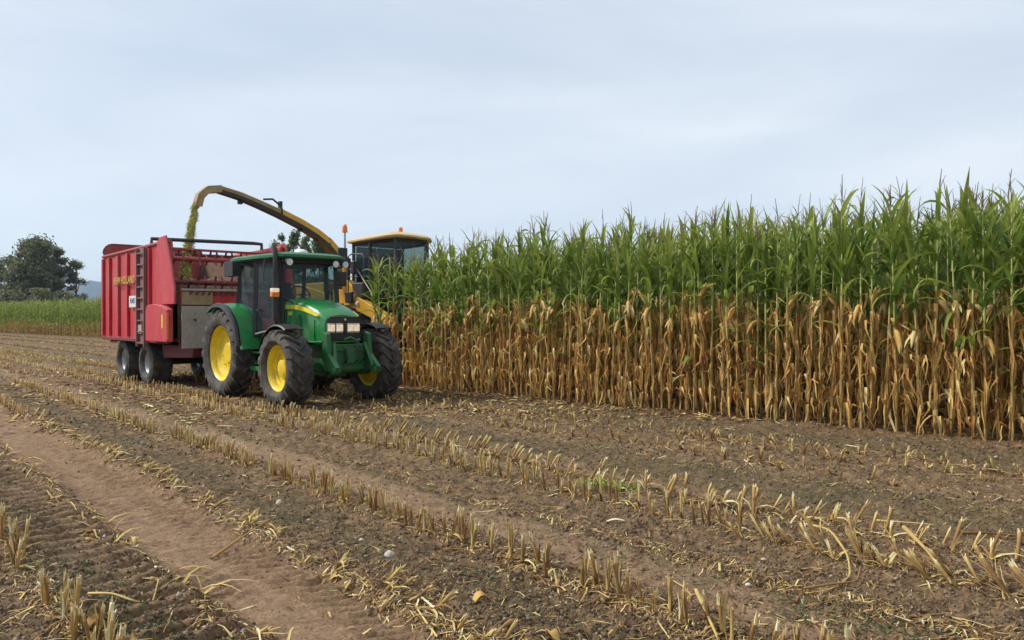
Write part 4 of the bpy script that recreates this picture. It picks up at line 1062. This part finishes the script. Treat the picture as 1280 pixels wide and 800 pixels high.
# cab: local x -.75..1.15, y -.85..+.75, roof z 3.35-3.65
cy = .0
rf = MB(); secs = []
for (z, e) in ((3.38, .0), (3.41, .05), (3.45, .05), (3.52, -.12), (3.56, -.35)):
    secs.append([(-.75 - e, -.88 - e, z), (.9, -.90 - e, z + .015), (1.15 + e, -.74, z + .04), (1.22 + e, -.30, z + .03), (1.14 + e, .25, z + .01), (.7, .6 + e, z), (-.75 - e, .72 + e, z)])
rf.loft(secs); rf.build('cab_roof', M['roofcream'], H, ang=50)
fr = MB()
P0 = [(-.65, -.82), (.15, -.84), (1.08, -.72), (1.12, .15), (.62, .56), (-.65, .68)]
for (x, y) in P0: fr.tube([(x, y, 1.95), (x, y, 3.39)], .045, 6)
fr.tube([(x, y, 3.36) for x, y in P0] + [(*P0[0], 3.36)], .045, 6); fr.tube([(x, y, 1.97) for x, y in P0] + [(*P0[0], 1.97)], .05, 6)
fr.build('cab_frame', M['dark'], H)
for i in range(6):
    (xa, ya), (xb, yb) = P0[i], P0[(i + 1) % 6]
    pane('window', [(xa, ya, 2.0), (xb, yb, 2.0), (xb, yb, 3.34), (xa, ya, 3.34)], H)
MB().box(-.62, 1.05, -.76, .55, 1.25, 1.95).build('cab_base', M['black'], H, bev=.03)
MB().box(-.64, -.60, -.75, .6, 1.96, 3.3).build('rear_bulkhead', M['black'], H, bev=.01)
MB().box(.05, .55, -1.30, -.95, 1.95, 2.35).build('service_box', M['black'], H, bev=.04)
MB().box(-.85, -.45, -1.30, -1.0, 2.72, 3.0).build('air_intake', M['black'], H, bev=.04)
s_ = MB(); s_.box(-.2, .3, -.28, .22, 2.3, 2.42).box(-.3, -.18, -.26, .2, 2.42, 2.95).box(-.1, .2, -.15, .1, 1.952, 2.3); s_.tube([(.62, 0, 1.96), (.55, 0, 2.62)], .04, 8); s_.box(.45, .6, -.2, .2, 2.62, 2.66); s_.build('seat', M['seat'], H, bev=.03)
MB().tube([(.4, -.1, 3.58), (.4, -.1, 3.64)], .06, 12).build('beacon_base', M['dark'], H)
MB().tube([(.4, -.1, 3.641), (.4, -.1, 3.74), (.4, -.1, 3.77)], [.055, .05, .02], 12).build('beacon', M['amber'], H)
# chassis / body
bd = MB(); bd.box(-4.6, .9, -.75, .75, .75, 1.85).box(-5.2, -1.2, -1.25, 1.25, 1.25, 2.15)
bd.build('body', M['dark'], H, bev=.03)
pn = MB()
for s in (-1, 1):
    pn.prism([(-5.25, 1.15), (-5.25, 2.35), (-2.6, 2.40), (-1.0, 2.1), (-.9, 1.9), (-1.0, 1.6), (-2.4, 1.3)], 'y', s * 1.27, s * 1.34)
pn.box(-5.3, -1.5, -1.2, 1.2, 2.16, 2.42).box(-5.38, -5.31, -1.2, 1.2, 1.2, 2.35)
pn.build('engine_panels', M['hyellow'], H, bev=.03)
MB().box(-.86, -.30, -1.30, -1.02, 1.84, 2.20).build('side_cover', M['hyellow'], H, bev=.02)
dg = MB(); dg.prism([(-.30, 2.42), (-.14, 2.42), (.45, 1.96), (1.35, 1.62), (2.0, 1.30), (2.0, 1.18), (1.1, 1.44), (.3, 1.66), (-.32, 1.74)], 'y', -1.30, -1.12)
dg.build('fender_panel', M['hyellow'], H, bev=.015)
dg = MB(); dg.prism([(-.35, 1.60), (.3, 1.53), (1.1, 1.34), (1.5, 1.1), (.6, 1.0), (-.35, 1.0)], 'y', -1.28, -1.10); dg.build('wheel_arch', M['black'], H)
MB().box(-.5, -.2, -1.36, -1.31, 1.70, 1.78).build('red_reflector', M['redlens'], H)
lmp = MB(); lmp.tube([(.12, -1.28, 2.02), (.20, -1.30, 2.0)], .07, 12).tube([(.30, -1.28, 1.84), (.38, -1.30, 1.82)], .06, 12).build('side_lamp', M['white'], H)
MB().box(-.1, .2, -1.40, -1.32, 1.86, 2.12).build('lamp_bracket', M['black'], H, bev=.02)
for s in (-1, 1):
    wheel(H, 'front_wheel', -.15, s * 1.25, .92, .62, .50, 20, s, 'yellow', 'hub')
    wheel(H, 'rear_wheel', -3.7, s * 1.15, .60, .45, .33, 16, s, 'yellow', 'hub')
MB().tube([(-.15, -1.1, .9), (-.15, 1.1, .9)], .14, 12).tube([(-3.7, -1, .58), (-3.7, 1, .58)], .1, 12).build('axle', M['dark'], H)
# platform rails, ladder, beacon pole
rl = MB(); rl.tube([(-.1, -1.3, 1.95), (-.1, -1.3, 3.0), (.05, -1.3, 3.05), (.55, -1.3, 3.02), (.62, -1.3, 2.92), (.62, -1.3, 2.0)], .018, 6).tube([(-.1, -1.3, 2.5), (.62, -1.3, 2.48)], .014, 6)
rl.build('handrail', M['black'], H)
MB().tube([(.18, -1.32, 2.80), (1.05, -1.32, 2.02)], .016, 6).build('stay_rod', M['grey'], H)
MB().tube([(.16, -1.36, 2.82), (.16, -1.30, 2.82)], .055, 12).build('round_lamp', M['white'], H)
po = MB(); po.tube([(-.26, -1.3, 2.1), (-.26, -1.3, 2.95)], .06, 8); po.build('yellow_post', M['hyellow'], H)
MB().tube([(-.26, -1.3, 2.95), (-.26, -1.3, 3.60)], .025, 8).build('beacon_pole', M['chrome'], H)
MB().tube([(-.26, -1.3, 3.60), (-.26, -1.3, 3.66), (-.26, -1.3, 3.74), (-.26, -1.3, 3.80)], [.07, .065, .06, .03], 12).build('beacon', M['amber'], H)
MB().box(-.75, -.4, -1.29, -1.05, 2.22, 2.72).build('side_box', M['black'], H, bev=.03)
MB().box(.28, .42, -1.48, -1.36, 2.55, 2.85).build('mirror', M['black'], H, bev=.02)
# header
hd_ = MB(); hd_.box(1.55, 2.3, -.9, 1.9, .25, .7)
for i in range(4):
    y = -.85 + i * .8; hd_.prism([(2.3, .22), (3.3, .10), (3.32, .14), (2.5, .62), (2.3, .68)], 'y', y - .12, y + .12)
hd_.build('header', M['hyellow'], H, bev=.02)
MB().box(.8, 1.56, -.4, .6, .5, 1.1).build('feed_housing', M['dark'], H, bev=.02)
# spout: points in tractor frame (x, y, z) -> local
SP = [(-4.77, 4.42, 2.45), (-4.76, 4.38, 2.95), (-4.73, 4.2, 3.29), (-4.66, 3.88, 3.56), (-4.57, 3.47, 3.79), (-4.46, 2.94, 4.01), (-4.33, 2.3, 4.22), (-4.20, 1.69, 4.39), (-4.07, 1.12, 4.53), (-3.95, .55, 4.62)]
SP = [(x - HO[0], y - HO[1], z) for x, y, z in SP]
def spout(mb, pts, wb, w0, h0, w1, h1, off=0.0):
    """box-section duct along pts"""
    n = len(pts); secs = []; P = [Vector(p) for p in pts]
    for i, p in enumerate(P):
        tdir = (P[min(i + 1, n - 1)] - P[max(i - 1, 0)]).normalized(); q = i / (n - 1)
        side = Vector((1, 0, 0)); side = (side - tdir * side.dot(tdir)).normalized(); up = side.cross(tdir).normalized()
        if up.z < -.05: up = -up
        w = w0 + (w1 - w0) * q; h = h0 + (h1 - h0) * q
        secs.append([tuple(p + side * (a * w) + up * (b * h + off)) for a, b in wb])
    mb.loft(secs)
BOX = [(-.5, -.5), (.5, -.5), (.5, .35), (.25, .5), (-.25, .5), (-.5, .35)]
a = MB(); spout(a, SP[:7], BOX, .30, .24, .21, .17); sp = a.build('spout', M['hyellow'], H, ang=30)
a = MB(); spout(a, SP[6:], BOX, .215, .175, .20, .14); a.build('spout_end', M['worn'], H, ang=30)
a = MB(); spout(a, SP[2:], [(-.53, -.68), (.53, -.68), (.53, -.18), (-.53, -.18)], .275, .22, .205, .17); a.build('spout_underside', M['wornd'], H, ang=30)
a = MB()
for off in (-.30, .30): spout(a, SP[1:7], [(-.04 + off, .40), (.04 + off, .40), (.04 + off, .58), (-.04 + off, .58)], .30, .24, .22, .18)
a.build('spout_ribs', M['hyellow'], H)
fl_ = [(SP[-1][0], SP[-1][1] + .02, SP[-1][2] - .01), (SP[-1][0] + .05, SP[-1][1] - .32, SP[-1][2] - .07), (SP[-1][0] + .08, SP[-1][1] - .50, SP[-1][2] - .24), (SP[-1][0] + .10, SP[-1][1] - .58, SP[-1][2] - .50)]
a = MB()
for i in range(3):
    pass
secs = []
for (p, up) in zip(fl_, ((0, 0, 1), (0, -.25, 1), (0, -.8, .6), (0, -1, .1))):
    p = Vector(p); u = Vector(up).normalized(); secs.append([tuple(p + Vector((s_ * .112, 0, 0)) + u * t_ * .68) for s_, t_ in ((-1, -.13), (-.86, -.13), (-.86, .09), (.86, .09), (.86, -.13), (1, -.13), (1, .12), (-1, .12))])
a.loft(secs); a.build('spout_flap', M['worn'], H, ang=35)
for pp in (SP[6], SP[3]): MB().box(pp[0] - .13, pp[0] + .13, pp[1] - .025, pp[1] + .025, pp[2] - .14, pp[2] + .125).build('spout_flange', M['wornd'], H, bev=.01)
MB().box(SP[6][0] - .05, SP[6][0] + .05, SP[6][1] - .03, SP[6][1] + .05, SP[6][2] + .1, SP[6][2] + .30).tube([(SP[7][0], SP[7][1] + .1, SP[7][2] + .12), (SP[7][0], SP[7][1] + .35, SP[7][2] + .15), (SP[6][0], SP[6][1], SP[6][2] + .2)], .025, 8).build('spout_bracket', M['wornd'], H)
for pp in (SP[5], SP[8], SP[4]): MB().box(pp[0] - .05, pp[0] + .05, pp[1] - .05, pp[1] + .05, pp[2] - .22, pp[2] - .12).build('spout_lug', M['wornd'], H)
MB().tube([(-2.77, 0, 2.2), (-2.77, 0, 2.55)], .42, 20).build('turret', M['dark'], H)

# falling chopped corn
n = 15000
q = U(0, 1, n) ** .9
top_ = np.array((*tw(-3.84, -.04), 4.20)); mid_ = np.array((*tw(-3.6, -.28), 3.5)); bot_ = np.array((*tw(-2.65, -.74), 2.25))
cpt_ = ((1 - q) ** 2)[:, None] * top_ + (2 * q * (1 - q))[:, None] * mid_ + (q ** 2)[:, None] * bot_
spread = .036 + .035 * q
clump = vnoise(q * 26, q * 0, 81) * .05
P = cpt_ + npr.normal(0, 1, (n, 3)) * np.stack([spread, spread, spread], 1) * .75 + clump[:, None] * np.array([1, .3, 0]) 
sz = U(.005, .016, n)
A_ = npr.normal(0, 1, (n, 3)); A_ /= np.linalg.norm(A_, axis=1)[:, None]; B_ = np.cross(A_, npr.normal(0, 1, (n, 3))); B_ /= np.linalg.norm(B_, axis=1)[:, None]
V = np.stack([P - A_ * sz[:, None] * 1.6 - B_ * sz[:, None] * .5, P + A_ * sz[:, None] * 1.6 - B_ * sz[:, None] * .5, P + A_ * sz[:, None] * 1.6 + B_ * sz[:, None] * .5, P - A_ * sz[:, None] * 1.6 + B_ * sz[:, None] * .5], 1).reshape(-1, 3)
F = np.arange(n)[:, None] * 4 + np.array([[0, 1, 2, 3]])
tag(np_mesh('chopped_corn_stream', V, F, M['chaff'], tint=np.repeat(U(0, 1, n), 4)), 'yellow green stream of chopped corn falling from the spout into the trailer', 'chopped corn', kind='stuff')

# ------------------------------------------------------------------ trees
def tree(name, px, Y, top_y, width_px, label, group, leafm, nleaf, lsize, shape='round', trunk_r=.25, nlimb=9, base=.12, lean=0):
    Xc = (px - 640) / 1000 * Y; Ht = CAM_H + (397 - top_y) / 1000 * Y; Wt = width_px / 1000 * Y / 2
    root = empty(name, (Xc, Y, 0)); tag(root, label, 'tree', group)
    tb = MB(); tb.tube([(0, 0, -.3), (lean * .2, 0, Ht * .25), (lean * .5, .1, Ht * .55), (lean, 0, Ht * .9)], [trunk_r * 1.2, trunk_r, trunk_r * .6, .04], 8)
    cl = []
    for i in range(nlimb):
        q = U(base, .97); a = U(0, 6.28)
        if shape == 'round': ww = Wt * math.sin(math.pi * min(1, (q * .82 + .13))) ** .6
        elif shape == 'poplar': ww = Wt * math.sin(math.pi * (q * .85 + .1)) ** .7
        else: ww = Wt * (1 - .35 * q)
        rr_ = ww * U(.25, .88)
        ex = (lean * q + math.cos(a) * rr_, math.sin(a) * rr_, Ht * (q * .93))
        z0 = max(Ht * .08, ex[2] - rr_ * 1.4 - Ht * .05)
        tb.tube([(lean * z0 / Ht, 0, z0), ((ex[0]) * .5, ex[1] * .5, (z0 + ex[2]) / 2), ex], [trunk_r * .45, trunk_r * .28, .03], 5)
        cl.append((ex, Wt * U(.34, .52) if shape == 'round' else Wt * U(.38, .6)))
        for _ in range(2):
            e2 = (ex[0] + U(-1, 1) * Wt * .3, ex[1] + U(-1, 1) * Wt * .3, ex[2] + U(-.6, 1) * Wt * .3); cl.append((e2, Wt * U(.2, .34)))
            tb.tube([ex, e2], [.03, .015], 3)
    tb.build('trunk', M['bark'], root)
    ws = np.array([c_[1] ** 1.5 for c_ in cl]); ws /= ws.sum(); ci = npr.choice(len(cl), nleaf, p=ws)
    C = np.array([c_[0] for c_ in cl])[ci]; S = np.array([c_[1] for c_ in cl])[ci]
    dv = npr.normal(0, 1, (nleaf, 3)); dv /= np.linalg.norm(dv, axis=1)[:, None]; rad = np.minimum(np.abs(npr.normal(0, .62, nleaf)) + .12, U(.9, 1.3, nleaf))
    P = C + dv * (S * rad)[:, None] * np.array([1, 1, .82 if shape == 'round' else 1.5])
    P[:, 2] = np.clip(P[:, 2], Ht * .04, Ht * 1.02)
    sz = U(.5, 1.3, nleaf) * lsize
    A_ = npr.normal(0, 1, (nleaf, 3)); A_ /= np.linalg.norm(A_, axis=1)[:, None]; B_ = np.cross(A_, npr.normal(0, 1, (nleaf, 3))); B_ /= np.linalg.norm(B_, axis=1)[:, None]
    V = np.stack([P - A_ * sz[:, None], P - B_ * sz[:, None] * .55, P + A_ * sz[:, None], P + B_ * sz[:, None] * .55], 1).reshape(-1, 3)
    np_mesh('crown', V, np.arange(nleaf)[:, None] * 4 + np.array([[0, 1, 2, 3]]), M[leafm], tint=np.repeat(np.clip(U(0, .9, nleaf) + vnoise(ci * 3.7, ci * 1.1, 5)[:] * .3, 0, 1), 4), parent=root)
    return root
tree('tree', -14, 150, 312, 52, 'dark tree cut off by the left edge of the photo', 'trees beyond the far corn', 'treeleaf', 12000, .26, nlimb=30)
tree('tree', 20, 148, 314, 44, 'shorter left-hand tree of the clump beyond the far corn', 'trees beyond the far corn', 'treeleaf', 13000, .23, nlimb=34)
tree('tree', 45, 145, 292, 60, 'tallest broad olive green tree in the clump beyond the far corn', 'trees beyond the far corn', 'treeleaf', 30000, .26, nlimb=60, base=.06)
tree('tree', 70, 150, 293, 32, 'tall narrow tree against the right side of the broadest tree', 'trees beyond the far corn', 'treeleaf', 11000, .23, nlimb=28)
tree('tree', 95, 147, 316, 30, 'small loose right-hand tree nearest the red trailer', 'trees beyond the far corn', 'treeleaf', 6000, .2, nlimb=18)
for (px, ty, w, lb) in ((342, 290, 20, 'leftmost poplar rising behind the tractor cab roof'), (354, 284, 19, 'second poplar from the left behind the tractor cab roof'), (367, 280, 21, 'tallest middle poplar behind the tractor cab roof'), (381, 287, 20, 'poplar right of the tallest one behind the tractor cab roof'), (399, 287, 26, 'rightmost poplar between the cab roof and the yellow spout')):
    tree('poplar_tree', px, 118 + U(-4, 4), ty, w, lb, 'poplars behind the tractor', 'poplar', 7000, .19, 'poplar', .16, 30, .3)
for (px, Y, ty, w, lb) in ((-30, 132, 366, 40, 'low dark bush at the left edge below the trees'), (12, 134, 364, 46, 'wide low bush below the shorter left tree'), (50, 136, 362, 42, 'low dark bush at the foot of the broadest tree'), (84, 138, 366, 30, 'low bush at the foot of the small right tree')):
    b_ = tree('bush', px, Y, ty, w, lb, 'bushes below the trees', 'treeleaf', 5000, .22, 'low', .1, 24, .05); b_['category'] = 'bush'

# ------------------------------------------------------------------ stones, loose leaves, loose stalks
def stone(px, py, wpx, label, flat=.75, matn='stone'):
    p = gp(px, py); r_ = wpx / 2000 * p[1]
    mb = MB().ell((0, 0, 0), (r_, r_ * .85, r_ * flat), 14, 9)
    mb.v = [(x * (1 + .16 * math.sin(x / r_ * 3 + 1.3 * px)), y * (1 + .14 * math.sin(z / r_ * 4 + px)), z * (1 + .12 * math.cos(x / r_ * 3 + y / r_ * 2))) for x, y, z in mb.v]
    o = mb.build('stone', M[matn], loc=(p[0], p[1], hz(*p) + r_ * flat * .55)); o.rotation_euler = (0, 0, px)
    return tag(o, label, 'stone', 'pale stones on the soil')
stone(349, 628, 10, 'round white stone left of the long middle stubble row')
stone(452, 672, 7, 'smallest pale stone between the broken row and the middle row')
stone(487, 694, 12, 'largest pale stone on the soil left of the middle row', .85)
stone(936, 727, 8, 'pale stone on the weedy soil beyond the narrow wheel track')
stone(557, 716, 7, 'flat pale stone just above the broken stub row', .5)
stone(955, 697, 7, 'flat pale stone right of the leaning stubs', .5)
def husk(px, py, L, W_, az, label, tints, m_='cdry', name='dry_leaf', cat='dry leaf', lift=.03):
    p = gp(px, py); q = np.linspace(0, 1, 8)
    P = np.stack([(q - .5) * L, .15 * L * np.sin(q * 3), .012 + lift * np.sin(q * 3.1) ** 2], 1)
    V, F, T = strip(P, W_ * np.sin(np.clip(q * 2.9 + .15, 0, 3.1)) ** .6 + .002, np.array([0, 1, .15]), tints, .5)
    o = np_mesh(name, V, F, M[m_], tint=T, loc=(p[0], p[1], hz(*p)), smooth=True); o.rotation_euler = (0, 0, az); tag(o, label, cat)
    sd_ = o.modifiers.new('thickness', 'SOLIDIFY'); sd_.thickness = .0015
    return o
husk(602, 752, .10, .05, .5, 'curled orange dry leaf at the end of the broken stub row', .62)
husk(122, 786, .13, .05, 1.2, 'brown curled dry leaf at the foot of the lower left stubs', .45)
husk(692, 796, .09, .05, 2.0, 'orange dry leaf at the bottom edge beside the middle row', .6)
husk(770, 656, .14, .022, .1, 'flat white strip of husk lying between two stub rows', 1.0, lift=.006, m_='straw')
husk(152, 783, .12, .03, .3, 'yellow strip of leaf lying at the bottom left', .85, 'straw')
def stalk(pts, r_, label, tint=.6):
    W3 = []
    for (px, py, z) in pts: p = gp(px, py); W3.append((p[0], p[1], hz(*p) + z))
    o0 = np.array(W3[0]); P = np.array(W3) - o0
    # smooth
    tt_ = np.linspace(0, len(P) - 1, len(P) * 5); Ps = np.stack([np.interp(tt_, range(len(P)), P[:, k]) for k in range(3)], 1)
    for _ in range(2): Ps[1:-1] = (Ps[:-2] + Ps[1:-1] * 2 + Ps[2:]) / 4
    V, F, T_ = ntube(Ps, np.linspace(r_, r_ * .55, len(Ps)) * (1 + .15 * np.sin(tt_ * 5)), 6, tint)
    return tag(np_mesh('corn_stalk', V, F, M['straw'], tint=T_, loc=tuple(o0), smooth=True), label, 'corn stalk')
stalk([(264, 692, .015), (300, 673, .03), (340, 655, .05)], .009, 'straight broken stalk lying across the wide wheel track', .5)
stalk([(110, 752, .02), (140, 760, .03), (168, 765, .02), (190, 757, .05), (198, 748, .07)], .007, 'pale crooked stalk on the lug marks at lower left', .8)
stalk([(1008, 676, .12), (1038, 690, .12), (1060, 712, .08), (1064, 728, .02), (1040, 738, .01), (1008, 740, .01)], .008, 'long looped stalk bent over the leaning stubs on the right', .6)
stalk([(1004, 738, .02), (1040, 736, .03), (1072, 734, .03), (1076, 722, .06)], .008, 'grey stalk lying under the looped stalk on the right', .3)
stalk([(1130, 700, .16), (1160, 720, .10), (1190, 742, .02)], .013, 'thick leaning stalk with yellow cut end right of the looped stalk', .5)
stalk([(640, 778, .02), (628, 792, .04), (618, 806, .03)], .012, 'short thick stalk at the bottom edge of the photo', .45)
stalk([(1094, 655, .02), (1130, 660, .04), (1170, 663, .02)], .008, 'long pale stalk lying along the tilted stub row', .7)
stalk([(870, 768, .14), (885, 786, .06), (900, 803, .02)], .010, 'leaning stalk with pale tip at the bottom right of the middle row', .75)
stalk([(1200, 672, .02), (1240, 674, .04), (1275, 678, .03)], .011, 'dark brown stalk lying beside the rightmost stubs', .2)
# green weed plant among the stubs
G = Geo()
for _ in range(60):
    a = U(0, 6.28); x_, y_ = U(-.28, .28), U(-.12, .12); q = np.linspace(0, 1, 4); L = U(.05, .13)
    G.add(*strip(np.stack([x_ + np.cos(a) * L * q, y_ + np.sin(a) * L * q, .01 + L * .6 * np.sin(q * 2.2)], 1), .02 * np.sin(q * 2.6 + .3), np.array([-math.sin(a), math.cos(a), 0]), U(.3, .9), .3))
V, F, T_ = G.arr(); p = gp(765, 610)
o = np_mesh('weed_plant', V, F, M['cgreen'], tint=T_, loc=(p[0], p[1], hz(*p))); o.rotation_euler = (0, 0, -.6); tag(o, 'low patch of bright green weed leaves among the tilted stubs', 'weed')
